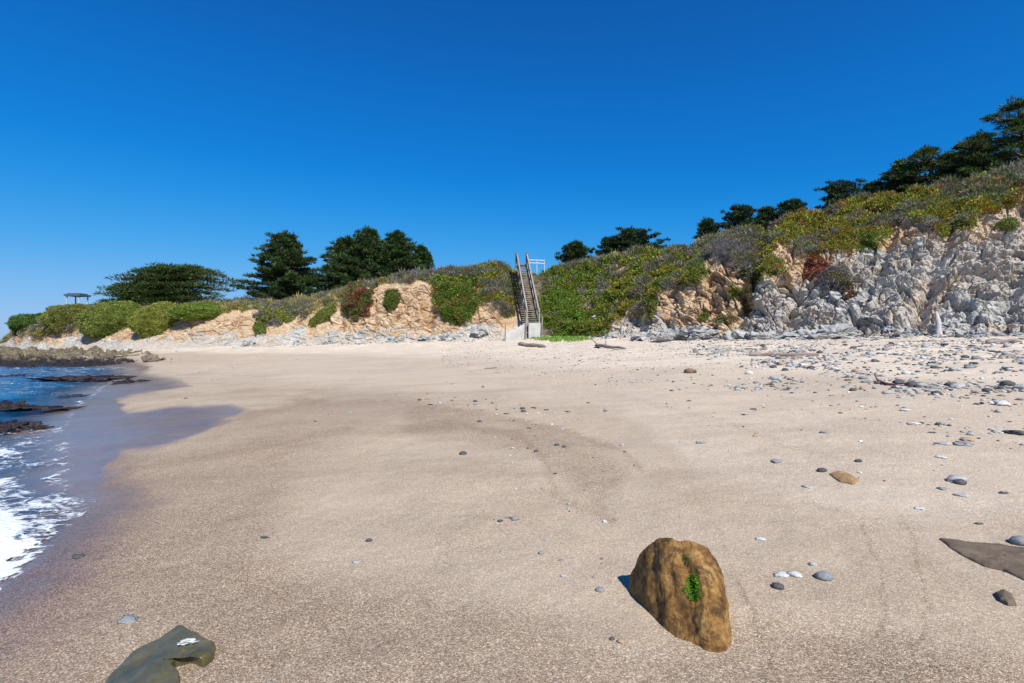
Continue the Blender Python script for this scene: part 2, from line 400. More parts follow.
# ------------------------------------------------------------------ sea
def sea_mat():
    m, nt, b, out = newmat('sea_water'); n = N(nt); p = n.pos()
    depth = n.attr('depth'); foam = n.attr('foam')
    dn = n.noise(p, .8, 3, .5)
    deep = n.mix(n.mapr(dn, .35, .65), (.004, .05, .14), (.008, .10, .22))
    nt.links.new(deep, b.inputs['Base Color']); b.inputs['Roughness'].default_value = .07; b.inputs['IOR'].default_value = 1.33
    w = n.math('ADD', n.noise(n.scale(p, (1, 1.7, 1)), 2.2, 5, .6, .6), n.math('MULTIPLY', n.noise(p, 9, 4, .6), .25))
    nb = n.bump(w, .55, .16); nt.links.new(nb, b.inputs['Normal'])
    tr = n.new('ShaderNodeBsdfTransparent'); nt.links.new(n.mix(n.mapr(depth, 0, .25), (1., 1., 1.), (.75, .9, .95)), tr.inputs[0])
    mx = n.new('ShaderNodeMixShader'); nt.links.new(n.mapr(depth, 0.006, .22, 0.0, 1), mx.inputs[0])
    nt.links.new(tr.outputs[0], mx.inputs[1]); nt.links.new(b.outputs[0], mx.inputs[2])
    fb = n.new('ShaderNodeBsdfPrincipled'); fb.inputs['Base Color'].default_value = (.82, .85, .87, 1); fb.inputs['Roughness'].default_value = .7
    nt.links.new(n.bump(n.noise(p, 14, 5, .7), .8, .05), fb.inputs['Normal'])
    warp = n.new('ShaderNodeVectorMath', _operation='ADD'); nt.links.new(p, warp.inputs[0])
    wn = n.noise(p, 1.6, 4, .6, out='Color'); nt.links.new(wn, warp.inputs[1])
    lace = n.vor(n.scale(warp.outputs[0], (1, 1.25, 1)), 2.6, 'SMOOTH_F1')
    lace2 = n.vor(warp.outputs[0], 8, 'F1')
    fine = n.noise(n.scale(p, (1.8, .7, 1), (0, 0, .6)), 22, 6, .8)
    web1 = n.mapr(n.vor(n.scale(warp.outputs[0], (1, 1.3, 1)), 3.2, 'DISTANCE_TO_EDGE'), 0, .16, 1, 0)
    web2 = n.mapr(n.vor(warp.outputs[0], 11, 'DISTANCE_TO_EDGE'), 0, .22, 1, 0)
    L = n.math('ADD', n.math('MULTIPLY', web1, .30), n.math('MULTIPLY', web2, .20))
    L = n.math('ADD', L, n.math('MULTIPLY', n.math('SUBTRACT', fine, .5), 1.0))
    L = n.math('ADD', L, n.math('MULTIPLY', n.math('SUBTRACT', n.noise(p, 3.3, 4, .6), .5), .7))
    thr = n.math('SUBTRACT', n.math('ADD', L, n.math('MULTIPLY', foam, 1.0)), .80)
    fm = n.mapr(thr, -.04, .28)
    mx2 = n.new('ShaderNodeMixShader'); nt.links.new(fm, mx2.inputs[0])
    nt.links.new(mx.outputs[0], mx2.inputs[1]); nt.links.new(fb.outputs[0], mx2.inputs[2]); nt.links.new(mx2.outputs[0], out.inputs[0])
    return m
def build_sea():
    th = np.radians(np.concatenate([np.linspace(-180, -62, 60, endpoint=False), np.linspace(-62, -22, 620, endpoint=False), np.linspace(-22, 180, 80, endpoint=False)]))
    r = np.concatenate([[1.0, 2.0], np.exp(np.linspace(math.log(2.8), math.log(80), 620)), np.exp(np.linspace(math.log(84), math.log(6500), 70))])
    T, Rr = np.meshgrid(th, r); x = (Rr*np.sin(T)).ravel(); y = (Rr*np.cos(T)).ravel(); rr = Rr.ravel()
    P = np.stack([x, y, np.zeros_like(x)], 1); s = shore_s(x, y)
    near = np.exp(-rr/150)
    z = SEA+near*sstep(.6, -1.6, s)*(.07*perlin(P*np.array([.5, .9, 1])+3)+.035*fbm(P*1.9, 3))
    # small breakers running parallel to the shore
    for c, w, a, y0, yw in ((-.55, .35, .10, 4.2, 2.0), (-1.5, .4, .16, 6.6, 2.0), (-2.6, .5, .15, 9.5, 2.5), (-4.6, .9, .14, 18, 7), (-8, 1.0, .14, 27, 9)):
        z += a*np.exp(-((s+.35*perlin(P*.7+c)-c)/w)**2)*np.exp(-((y-y0)/yw)**2)
    gz = ground(x, y); run = sstep(.45, .0, s+.22*fbm(P*.9+8, 3)+.06*fbm(P*4, 2))
    z = np.where((run > .02) & (rr < 60), np.maximum(z, gz+.012*run-.004), z)
    depth = z-gz
    px, py = proj(x, y, z)
    nz = fbm(P*1.1+4, 3)
    foam = .15+.0*x; fine_ = fbm(P*5+2, 3)
    def blob(poly, v, soft): return v*poly_mask(px+nz*20+fine_*14, py+nz*5+fine_*4, poly, soft)
    foam = np.maximum(foam, blob([(-100, 500), (0, 503), (14, 512), (30, 530), (26, 556), (4, 590), (-60, 640), (-200, 700)], 1.42, 24))
    foam = np.maximum(foam, blob([(-100, 480), (10, 476), (40, 492), (98, 497), (80, 520), (46, 556), (0, 604), (-200, 700)], .66, 12))
    foam = np.maximum(foam, blob([(-60, 440), (10, 444), (20, 452), (8, 462), (-60, 466)], .80, 11))
    foam = np.maximum(foam, blob([(-60, 474), (20, 477), (26, 485), (10, 491), (-60, 492)], .90, 9))
    foam = np.maximum(foam, blob([(-60, 428), (60, 424), (78, 446), (60, 478), (-60, 480)], .40, 8))
    foam = np.maximum(foam, blob([(-60, 374), (150, 370), (110, 392), (60, 398), (-60, 396)], .34, 3))
    foam = np.maximum(foam, blob([(-60, 368), (140, 366), (140, 373), (-60, 373)], .45, 2))
    foam = np.maximum(foam, .50*np.exp(-((s+.2*nz+.1)/.14)**2)*sstep(2, 4, y))
    foam = np.where(y < 1.5, .75*sstep(-1.2, .0, s), foam)
    foam = np.clip(foam+.22*nz*(foam > .2), 0, 1.4)
    nr, nt_ = Rr.shape
    i = np.arange(nr-1)[:, None]*nt_; j = np.arange(nt_)[None]; jn = (j+1) % nt_
    Fc = np.stack([i+j, i+nt_+j, i+nt_+jn, i+jn], -1).reshape(-1, 4)
    keep = (depth[Fc] > -.02).any(1) & (s[Fc].min(1) < 12); Fc = Fc[keep]
    used = np.unique(Fc); mp = np.zeros(len(x), int); mp[used] = np.arange(len(used))
    o = mk('sea', np.stack([x, y, z], 1)[used], mp[Fc], sea_mat(), attrs={'depth': np.clip(depth, 0, 5)[used], 'foam': foam[used]}, smooth=True)
    tag(o, 'deep blue sea breaking in white foam on the sand', None, None, 'structure')
build_sea()

# ------------------------------------------------------------------ bluff
# px, base depth, lip row, lip depth, ridge row, ridge depth
ST = [(-60, 66, 352, 68, 350, 72), (-10, 64, 346, 66, 345.5, 70), (8, 62, 342, 64, 341, 68), (16, 61, 337, 63, 334, 67), (32, 60, 333, 62, 326, 67), (70, 57, 330, 60, 311, 68), (110, 54, 330, 58, 306, 67),
      (150, 52.5, 329, 56, 307, 65), (200, 51, 318, 55, 307, 64), (240, 50, 315, 54, 304, 63), (290, 49, 317, 53, 299, 62), (330, 48, 311, 52, 295, 60), (362, 47, 292, 50.5, 288, 57),
      (420, 46, 286, 49.5, 277, 56), (450, 45, 288, 49, 270, 55), (500, 44, 305, 47, 264, 54), (530, 43, 320, 45, 264, 52.5), (570, 42.5, 316, 45, 262, 52), (620, 39, 292, 43, 251, 50),
      (660, 35, 286, 39, 244, 47), (700, 33, 272, 37, 238, 45), (740, 31.5, 260, 35.5, 230, 43), (780, 29.8, 258, 34.5, 217, 42), (820, 28.6, 260, 33.5, 207, 41), (870, 27, 250, 32.8, 196, 40),
      (920, 25.4, 234, 32.0, 187, 38.5), (970, 24.0, 232, 31.2, 177, 37), (1024, 22.8, 226, 30.2, 165, 35.5), (1100, 22, 222, 27.5, 150, 33)]
rows = []
for (px, db, pl, dl, pr, dr) in ST:
    t = math.atan((px-CX)/F); c = math.cos(t)
    pr += 2.5 if px < 530 else 7
    if px > 600: pl += 3
    rows.append((math.degrees(t), db/c, EYE+(CY-pl)/F*dl, dl/c, EYE+(CY-pr)/F*dr, dr/c))
ST_SHIFT = 0
rows.insert(0, (-60, 135, -4, 138, -4.5, 145)); rows.insert(0, (-75, 150, -5, 155, -5, 165))
zl, zr_ = rows[-1][2], rows[-1][4]
rows += [(60, 35, zl, 40, zr_, 50), (75, 35, 9, 40, 13, 52), (95, 38, 9, 43, 13, 54), (125, 50, 8, 55, 12, 66)]
rows = np.array(rows)
TH = np.concatenate([np.linspace(-75, -46.5, 60, endpoint=False), np.linspace(-46.5, 47, 1500, endpoint=False), np.linspace(47, 125, 200)])
def col_interp(k):
    y = np.interp(TH, rows[:, 0], rows[:, k]); ker = np.hanning(23); ker /= ker.sum()
    return np.convolve(np.pad(y, 11, 'edge'), ker, 'valid')
RB, ZL, RL, ZR, RR = [col_interp(k) for k in (1, 2, 3, 4, 5)]
VV = np.concatenate([np.linspace(0, 1, 16, endpoint=False), np.linspace(1, 3, 290, endpoint=False), np.linspace(3, 4, 170, endpoint=False), np.linspace(4, 5, 26, endpoint=False), np.linspace(5, 6, 12)])
VEG_LINE = [(-100, 345), (0, 339), (30, 336), (60, 334), (100, 328), (190, 320), (240, 313), (300, 315), (330, 308), (350, 297), (365, 289), (395, 286), (420, 283), (431, 290), (440, 316), (452, 322), (468, 322), (482, 305), (512, 309), (524, 302),
            (536, 338), (600, 337), (618, 330), (628, 312), (642, 306), (660, 291), (680, 279), (692, 288), (703, 288), (711, 263), (733, 262), (741, 278), (752, 282), (764, 280), (778, 253), (792, 251), (802, 262), (850, 262),
            (858, 250), (880, 248), (900, 226), (915, 225), (930, 238), (945, 239), (960, 228), (978, 218), (995, 222), (1010, 214), (1024, 205), (1100, 200)]
def build_bluff():
    th = np.radians(TH); nT = len(TH); nV = len(VV)
    bx, by = RB*np.sin(th), RB*np.cos(th); ZB = ground(bx, by)
    knots_r = np.stack([RB-1.6, RB, RB+(RL-RB)*.5, RL, RR, RR+7, RR+260])
    midz = ZB+(ZL-ZB)*.40
    knots_z = np.stack([ZB-1.4, ZB-.05, midz, ZL, ZR, ZR+.15, ZR-1.0])
    Rg = np.stack([np.interp(VV, range(7), knots_r[:, j]) for j in range(nT)], 1)
    Zg = np.stack([np.interp(VV, range(7), knots_z[:, j]) for j in range(nT)], 1)
    # round the corners of the profile
    ker = np.hanning(19); ker /= ker.sum()
    def sm(A):
        B = np.pad(A, ((9, 9), (0, 0)), 'edge'); return np.apply_along_axis(lambda c: np.convolve(c, ker, 'valid'), 0, B)
    a = sm(Rg); b_ = sm(Zg); Rg[16:490] = a[16:490]; Zg[16:490] = b_[16:490]
    T = np.broadcast_to(th[None], Rg.shape); V = np.broadcast_to(VV[:, None], Rg.shape)
    X = Rg*np.sin(T); Y = Rg*np.cos(T)
    def normals(X, Y, Z):
        P = np.stack([X, Y, Z], -1); du = np.gradient(P, axis=1); dv = np.gradient(P, axis=0)
        n = np.cross(du, dv); n /= np.linalg.norm(n, axis=-1, keepdims=True)+1e-12; return n
    Nn = normals(X, Y, Zg)
    P = np.stack([X, Y, Zg], -1).reshape(-1, 3); Nf = Nn.reshape(-1, 3); v = V.ravel()
    px, py = proj(P[:, 0], P[:, 1], P[:, 2]); px = np.where(P[:, 1] < 3, 2000, px)
    nz = fbm(P*.45, 4)
    vl = np.interp(px, [p[0] for p in VEG_LINE], [p[1] for p in VEG_LINE])
    over = (vl-py)+nz*9
    veg = sstep(-3, 3, over)
    # bare patches high up
    for poly in ([(706, 262), (735, 262), (738, 300), (728, 320), (700, 318), (690, 300)], [(776, 251), (795, 250), (800, 285), (775, 285)], [(868, 246), (900, 228), (912, 232), (908, 262), (868, 262)], [(565, 290), (580, 288), (592, 310), (572, 312)], [(614, 266), (626, 268), (624, 278), (614, 276)]):
        veg = np.minimum(veg, 1-poly_mask(px+nz*6, py+nz*3, poly, 3))
    veg = np.where(v > 3.9, 1, veg)
    rock = 1-veg
    edge = sstep(.75, 1.2, v)*sstep(5.2, 4.3, v)
    stair = poly_mask(px, py, [(503, 262), (520, 240), (545, 240), (556, 345), (500, 345)], 7)
    calm = edge*(1-.93*stair)
    fade = sstep(-47, -43, np.degrees(T).ravel())
    # large buttresses and gullies
    Q = P*np.array([.16, .16, .07])
    big = ridged(Q+3.3, 3)*.8+fbm(P*.22+8, 2)*.5
    rightness = .55+.45*sstep(600, 760, px)
    # explicit gullies along the face (px, half width, depth)
    gul = 0
    for gx, gw, gd in ((650, 9, 1.2), (676, 9, 1.4), (748, 8, 1.7), (800, 10, .9), (926, 9, 1.6), (872, 7, .9), (1012, 10, 1.0), (432, 5, .8), (375, 4, .5), (345, 6, .5)):
        lean = (py-290)*.35*(1 if gx > 600 else .2)
        gul = gul+gd*np.exp(-((px-gx+lean+nz*5)/gw)**2)*sstep(345, 325, py)
    w1, e1 = worley(P*np.array([.62, .62, .8])+fbm(P*.5, 2)[:, None]*.35, 1.3)
    w2, e2 = worley(P*np.array([1.9, 1.9, 2.3])+11, 1.2)
    w3, e3 = worley(P*5.2+23, 1.0); w0, e0 = worley(P*np.array([.26, .26, .30])+fbm(P*.3, 2)[:, None]*.2+5, 1.5)
    dip = P@np.array([.55, -.25, .80]); st = (dip*1.15+fbm(P*.3+2, 2)*1.1) % 1.0
    strata = np.where(st < .8, st/.8, (1-st)/.2)-.5
    strata2 = ((P@np.array([-.35, .5, 1.35])*2.6+fbm(P*.5+12, 2)*.8) % 1.0)
    rk = .42*w0-.22*sstep(.06, 0, e0)+.30*w1+.17*w2+.075*w3+.42*strata*sstep(-.6, .6, nz+.5)+.16*(strata2-.5)*sstep(-.3, .5, -nz)+.11*fbm(P*.9, 4)+.05*fbm(P*3.3, 3)
    rk = rk*(1-.6*np.exp(-(over/9.)**2))*np.where(px < 560, .75-.4*sstep(322, 332, py), 1)
    rk -= .30*sstep(.10, 0, e1)+.12*sstep(.12, 0, e2)
    lump = .42*(.4-np.abs(fbm(P*.5+40, 2)))*1.6+.26*fbm(P*1.5+41, 3)
    tall = np.clip((np.broadcast_to(ZL-ZB, Rg.shape).ravel())/4.0, .25, 1.15)
    D = (.20*big*rightness-gul*.42)*calm*tall*fade+rk*rock*calm*rightness*(.45+.75*tall)*.80*fade+lump*veg*calm
    D *= sstep(345.5, 338, py)*.6+.4
    up_ = np.array([0, 0, 1.]); dirn = unit(Nf*np.array([1, 1, .75]))
    Pn = P+dirn*D[:, None]
    # overhanging turf lip where plants begin
    Pn += Nf*(.35*np.exp(-((over-3)/5.)**2)*calm*(v > 1.5)*fade)[:, None]
    # keep the ground next to the stairs below the treads
    Pn[:, 2] -= .45*stair*edge
    G = Pn.reshape(nV, nT, 3)
    N2 = normals(G[..., 0], G[..., 1], G[..., 2])
    # geology: tan earth above grey rock
    h = (Pn[:, 2]-np.broadcast_to(ZB, Rg.shape).ravel())/np.broadcast_to(ZL-ZB, Rg.shape).ravel().clip(.5)
    greyline = np.interp(px, [0, 130, 200, 330, 420, 480, 540, 640, 690, 735, 760, 800, 860, 900, 1024], [341, 340, 335, 333, 331, 322, 322, 318, 318, 322, 284, 280, 252, 250, 235])
    tan = sstep(-5, 5, greyline-py+nz*13+fbm(P*1.7+3, 3)*5)
    tan = np.clip(np.maximum(tan, .9*poly_mask(px+nz*5, py+nz*3, [(690, 280), (710, 262), (736, 262), (742, 300), (736, 336), (700, 336)], 4)), 0, 1)
    tan = np.where(px > 930, tan*.5, tan)
    soil = sstep(.3, .8, veg)
    i = np.arange(nV-1)[:, None]*nT; j = np.arange(nT-1)[None]
    Fc = np.stack([i+j, i+j+1, i+nT+j+1, i+nT+j], -1).reshape(-1, 4)
    o = mk('bluff', Pn, Fc, M_CLIFF, attrs={'tan': tan, 'soil': soil}, smooth=False)
    me = o.data; sm_ = soil[Fc].mean(1) > .5; me.polygons.foreach_set('use_smooth', sm_)
    tag(o, 'eroded sea bluff of grey rock and tan earth behind the beach', None, None, 'structure')
    return G, N2, veg.reshape(nV, nT), stair.reshape(nV, nT)
G, GN, VEG, STAIR = build_bluff()
GPX, GPY = proj(G[..., 0].ravel(), G[..., 1].ravel(), G[..., 2].ravel()); GPX = GPX.reshape(VEG.shape); GPY = GPY.reshape(VEG.shape)
def surf(px, py):
    """point and normal on the bluff face"""
    t = math.degrees(math.atan((px-CX)/F)); j = int(np.argmin(np.abs(TH-t)))
    a = 16; b = 476; k = a+int(np.argmin(np.abs(GPY[a:b, j]-py)))
    return G[k, j].copy(), GN[k, j].copy()
def top_z(px, d):
    t = math.degrees(math.atan((px-CX)/F)); j = int(np.argmin(np.abs(TH-t)))
    rr = np.hypot(G[300:, j, 0], G[300:, j, 1]); return float(np.interp(d/math.cos(R(t)), rr, G[300:, j, 2]))

# ------------------------------------------------------------------ plants covering the bluff
def cover_palette(px, py, P, pick):
    """kind index per point: 0 green ice plant, 1 olive ice plant, 2 grey scrub, 3 red ice plant, 4 dry grass"""
    n = len(px); k = np.zeros(n, int); a = fbm(P*.5+70, 3); b = fbm(P*.8+90, 3); u = rng.random(n)
    k[:] = np.where(a > .05, 1, 0)
    left = px < 350; k[left] = np.where(a[left] > .1, 2, np.where(u[left] < .35, 4, 1))
    z = (px > 350) & (px < 432); k[z] = np.where(a[z] > -.2, 2, 1)
    z = (px >= 430) & (px < 483) & (py > 276); k[z] = np.where(b[z] > .25, 3, 0)
    z = (px >= 430) & (px < 530) & ~((px < 483) & (py > 278)); k[z] = np.where(a[z] > -.12, 2, 1)
    z = (px >= 530) & (px < 612); k[z] = np.where(a[z] > .3, 2, np.where(b[z] > .32, 1, 0))
    z = (px >= 612) & (px < 705); k[z] = np.where(a[z] > .12, 2, np.where(b[z] > .15, 0, 1))
    z = (px >= 705) & (px < 752) & (py > 231); k[z] = 2
    z = (px >= 752); k[z] = np.where(a[z] > .27, 2, np.where(b[z] > .5, 3, 1))
    z = (px >= 800) & (px < 860) & (py > 250); k[z] = np.where(b[z] > .1, 3, 2)
    z = (px > 940) & (py < 200); k[z] = np.where(a[z] > -.15, 2, np.where(b[z] > 0, 3, 1))
    near_top = np.interp(px, [s[0] for s in ST], [s[4] for s in ST])
    z = (py < near_top+7) & (px > 740) & (u < .22); k[z] = 3
    z = (py < near_top+5) & (px > 540) & (px < 740) & (u < .3); k[z] = 4
    return k
def scatter_cover():
    rowsel = (VV > 1.2) & (VV < 5.0)
    ii = np.nonzero(rowsel)[0]
    W = []; I = []; J = []
    dA = np.linalg.norm(np.cross(np.diff(G[:, :-1], axis=0), np.diff(G[:-1], axis=1)), axis=-1)
    A = dA[ii[:-1]]*VEG[ii[:-1], :-1]**2
    A *= (TH[:-1] > -46) & (TH[:-1] < 60)
    A[:, TH[:-1] > 47.5] *= .5
    A *= np.where(VV[ii[:-1]] > 4.25, .5, 1.)[:, None]
    A *= np.clip(30./np.hypot(G[ii[:-1], :-1, 0], G[ii[:-1], :-1, 1]), .3, 1.2)**1.2
    A *= (1-.9*(STAIR[ii[:-1], :-1] > .75)*((GPX[ii[:-1], :-1] > 514)))
    w = A.ravel()/A.sum(); n = 40000
    pick = rng.choice(len(w), n, p=w); a = ii[pick//A.shape[1]]; b = pick % A.shape[1]
    P = G[a, b]+(G[a, b+1]-G[a, b])*rng.random((n, 1))+(G[a+1, b]-G[a, b])*rng.random((n, 1)); Nr = GN[a, b]
    px, py = proj(P[:, 0], P[:, 1], P[:, 2])
    kind = cover_palette(px, py, P, pick)
    up = np.array([0, 0, 1.])
    spec = {0: ('ice_plant', (.15, .195, .032), 28, .20, .10, .030, 'green ice plant trailing down the bluff'),
            1: ('olive_ice_plant', (.225, .215, .032), 30, .20, .095, .026, 'olive yellow ice plant cushions draped over the upper bluff'),
            2: ('dry_scrub', (.20, .175, .145), 36, .28, .20, .014, 'grey brown leafless scrub along the bluff top'),
            3: ('red_ice_plant', (.27, .14, .045), 28, .18, .095, .026, 'rusty red ice plant patches near the cliff edge'),
            4: ('dry_grass', (.36, .31, .16), 22, .18, .20, .010, 'straw coloured dry grass on the bluff rim')}
    for k, (nm, c, K, rad, L, wd, lab) in spec.items():
        s = kind == k; m = int(s.sum())
        if m < 5: continue
        pc, nc = P[s], Nr[s]; dist = np.hypot(pc[:, 0], pc[:, 1]); sc = np.clip(dist/32, .75, 1.7)*np.exp(rng.normal(0, .22, m))
        if k == 2: sc *= .9
        cc = jitter(c, m, .24, .14)
        if k == 2: cc[rng.random(m) < .3] *= np.array([1.04, .96, 1.06])
        if k == 2: cc[rng.random(m) < .35] = jitter((.16, .175, .06), 1, .2)[0]
        if k == 1: cc[rng.random(m) < .15] = jitter((.26, .15, .04), 1, .2)[0]
        q = np.repeat(np.arange(m), K); n_ = len(q)
        off = rng.normal(size=(n_, 3)); off /= np.linalg.norm(off, axis=1)[:, None]; off *= rng.random((n_, 1))**.5
        nn = unit(nc[q]*.6+up*.5)
        off -= nn*np.minimum((off*nn).sum(1), 0)[:, None]*1.6
        p = pc[q]+off*(rad*sc[q])[:, None]*np.array([1, 1, .8])
        d = unit(off*1.0+nn*.6+rng.normal(0, .45, (n_, 3)))
        if k == 4: d = unit(up*1.3+rng.normal(0, .4, (n_, 3)))
        col = cc[q]*np.exp(rng.normal(0, .22, (n_, 1)))
        V, Fc, C = leaves(p, d, L*sc[q]*rng.uniform(.6, 1.2, n_), wd*sc[q], col)
        o = mk(nm, V, Fc, M_LEAF, cols=C); tag(o, lab, None, None, 'stuff')
scatter_cover()

def ico(sub):
    bm = bmesh.new(); bmesh.ops.create_icosphere(bm, subdivisions=sub, radius=1)
    V = np.array([v.co[:] for v in bm.verts]); Fc = np.array([[v.index for v in f.verts] for f in bm.faces]); bm.free(); return V, Fc
ICO4 = ico(4); ICO3 = ico(3); ICO5 = ico(5)
def mound(px, py, wpx, hpx, col, label, cat='shrub', name='shrub', group=None, depthf=.75, twig=False, mixc=None, shade=1.0, nleaf=None, out=.25, tilt=0):
    col = tuple(np.array(col)*1.6)
    if mixc is not None: mixc = tuple(np.array(mixc)*1.5)
    c, nrm = surf(px, py)
    d = c[1]; rx = wpx/2*d/F; rz = hpx/2*d/F; ry = max(rx, rz)*depthf
    Vs, Fs = ICO4
    s = rng.uniform(0, 100)
    rad = 1+.18*fbm(Vs*1.6+s, 3)+.05*fbm(Vs*6+s, 2)
    # flattened upper side falling like a cushion
    t = math.atan2(c[0], c[1]); ct, st_ = math.cos(t), math.sin(t)
    tl = R(tilt)
    def place(q):
        x, y, z = q[:, 0]*rx, q[:, 1]*ry, q[:, 2]*rz
        x, z = x*math.cos(tl)+z*math.sin(tl), -x*math.sin(tl)+z*math.cos(tl)
        return np.stack([x*ct+y*st_, -x*st_+y*ct, z], 1)
    radial = np.array([st_, ct, 0])
    cen = c-radial*ry*out+np.array([0, 0, 0])
    Vc = place(Vs*(rad*.90)[:, None])+cen
    acc = Acc(); acc.add(Vc[:, :], np.concatenate([Fs, Fs[:, 2:3]], 1), jitter(np.array(col)*1.0, len(Vc), .1, .05))
    area = rx*rz*4; n = nleaf or int(min(26000, max(1200, area*900)))
    q = rng.normal(size=(n*2, 3)); q = unit(q); q = q[(q[:, 1] < .55) & (q[:, 2] > -.8)][:n]
    n = len(q); rr = 1+.18*fbm(q*1.6+s, 3)+.05*fbm(q*6+s, 2)
    p = place(q*rr[:, None]*rng.uniform(.86, 1.0, (n, 1)))+cen
    nn = unit(p-cen); L = .12*d/45 if not twig else .24*d/45
    dd = unit(nn*.9+np.array([0, 0, .5])+rng.normal(0, .5, (n, 3)))
    cl = jitter(col, n, .28, .12)
    pat = fbm(p*1.1+s, 3)
    if mixc is not None:
        f = sstep(.0, .25, pat)[:, None]; cl = cl*(1-f)+jitter(mixc, n, .25, .1)*f
    cl = cl*np.exp(.35*fbm(p*1.5+5, 2))[:, None]
    V, Fc, C = leaves(p, dd, L*rng.uniform(.6, 1.3, n), (.028 if not twig else .014)*d/45, cl)
    acc.add(V, Fc, C)
    V, Fc, C = acc.get(); base = cen-np.array([0, 0, rz])
    o = mk(name, V, Fc, M_LEAF, loc=tuple(base), cols=C); tag(o, label, cat, group); return o
def surf_many(px, py):
    t = np.degrees(np.arctan((px-CX)/F)); j = np.clip(np.searchsorted(TH, t), 0, len(TH)-1)
    k = np.empty(len(px), int); order = np.argsort(j); js = j[order]; st = np.searchsorted(js, np.unique(js)); st = np.append(st, len(js))
    for a_, b_ in zip(st[:-1], st[1:]):
        ids = order[a_:b_]; colm = GPY[16:476, j[ids[0]]]; k[ids] = 16+np.argmin(np.abs(colm[None]-py[ids][:, None]), 1)
    return G[k, j], GN[k, j]
def drape(px, py, wpx, hpx, col, label, cat='shrub', name='shrub', group=None, mixc=None, lift=.22, tilt=0, twig=False, n=None, onsand=False, depthf=0, out=0, nleaf=None):
    """a cushion of plants that follows the rock it grows on and thins out at a ragged edge"""
    col = np.array(col)*1.6; mixc = None if mixc is None else np.array(mixc)*1.5
    d0 = surf(px, py)[0][1] if not onsand else on_ground(px, py)[1]
    area = wpx*hpx*(d0/F)**2; n = int(min(30000, max(1500, area*2600)))
    s_ = rng.uniform(0, 99); q = rng.uniform(-1.15, 1.15, (n*2, 2)); rad = np.hypot(*q.T)
    an = np.arctan2(q[:, 1], q[:, 0]); edge = 1+.42*fbm(np.stack([np.cos(an)*1.3, np.sin(an)*1.3, 0*an+s_], 1), 3)
    hole = fbm(np.stack([q[:, 0]*3*wpx/30, q[:, 1]*3*hpx/30, 0*an+s_+9], 1), 3)
    okk = (rad < edge) & (rng.random(len(q)) < np.clip(2.2*(edge-rad)+.15, 0, 1)) & (hole > -.42); q = q[okk]; rad = (rad/edge)[okk]; hole = hole[okk]
    tl = R(tilt); ux = q[:, 0]*wpx/2; uy = q[:, 1]*hpx/2; qx = px+ux*math.cos(tl)-uy*math.sin(tl); qy = py+ux*math.sin(tl)+uy*math.cos(tl)
    if onsand:
        p = np.array([on_ground(a_, b_) for a_, b_ in zip(qx, qy)]); nr = np.tile([0, 0, 1.], (len(p), 1))
    else: p, nr = surf_many(qx, qy)
    m = len(p); up = np.array([0, 0, 1.]); nn = unit(nr+up*.4)
    h = lift*np.sqrt(np.clip(1-rad**2, 0, 1))*(1+.9*hole)*d0/38
    p = p+nn*(h*rng.uniform(.15, 1, m)**.6)[:, None]+rng.normal(0, .03, (m, 3))
    dd = unit(nn*.7+rng.normal(0, .6, (m, 3))); cl = jitter(col, m, .26, .12)
    if mixc is not None:
        f = sstep(-.05, .22, fbm(p*.9+s_, 3))[:, None]; cl = cl*(1-f)+jitter(mixc, m, .25, .1)*f
    V, Fc, C = leaves(p, dd, (.10 if not twig else .20)*d0/38*rng.uniform(.6, 1.4, m), (.028 if not twig else .013)*d0/38, cl)
    base = p.mean(0); o = mk(name, V, Fc, M_LEAF, loc=tuple(base), cols=C); return tag(o, label, cat, group)
GREEN = (.065, .10, .022); OLIVE = (.125, .135, .028); DKG = (.035, .065, .018); GREY = (.11, .10, .105); REDD = (.17, .055, .03); BROWN = (.10, .06, .035); BRIGHT = (.09, .15, .02)
GB = 'rounded bushes on the headland'
mound(44, 325, 48, 22, (.055, .095, .022), 'low dark green bush at the seaward tip of the headland', group=GB)
mound(80, 321, 56, 34, (.125, .13, .034), 'rounded olive bush between the dark tip bush and the widest mounded bush', group=GB)
mound(121, 322, 62, 40, (.12, .145, .03), 'widest rounded olive green bush overhanging grey rocks below flat cypress', group=GB)
mound(165, 324, 54, 40, (.15, .155, .03), 'rounded olive bush hanging lowest over the rock beside the bare tan bank', group=GB)
mound(205, 313, 62, 19, (.11, .15, .025), 'long low yellow green bush under the right end of flat cypress', group=GB)
drape(277, 315, 42, 20, (.15, .155, .03), 'yellow olive bush with a grey middle on the tan bank below lone cypress', mixc=(.13, .12, .12), lift=.4)
drape(260, 329, 13, 15, (.10, .12, .025), 'small green bush low on the tan bank')
drape(325, 315, 40, 11, (.12, .135, .03), 'olive strip of plants slanting down the tan bank', tilt=-42)
drape(357, 302, 31, 40, (.085, .09, .025), 'dark green and rust red bush spilling over the tan cliff edge', mixc=(.12, .045, .025), lift=.5)
drape(392, 301, 15, 19, (.075, .095, .02), 'small green bush growing alone in the middle of the tan cliff face', lift=.5)
drape(457, 303, 44, 38, (.075, .115, .016), 'wide bright green ice plant cushion falling down cliff left of the stairs', cat='ice plant', name='ice_plant_cushion', mixc=(.12, .10, .02), out=.1, lift=.4)
drape(691, 272, 40, 28, OLIVE, 'olive ice plant cushion draped over the pale rib of rock', cat='ice plant', name='ice_plant_cushion', mixc=(.08, .11, .02))
drape(652, 309, 10, 22, (.13, .13, .03), 'narrow olive plant strip in a gully of grey rock', tilt=20)
drape(729, 252, 44, 24, (.10, .09, .095), 'large grey leafless bush on the bluff edge above tan scar', twig=True, mixc=(.13, .115, .14), lift=.5)
drape(751, 275, 24, 24, (.09, .10, .02), 'dark olive bush hanging left of the pointed tan rock', mixc=(.05, .06, .02))
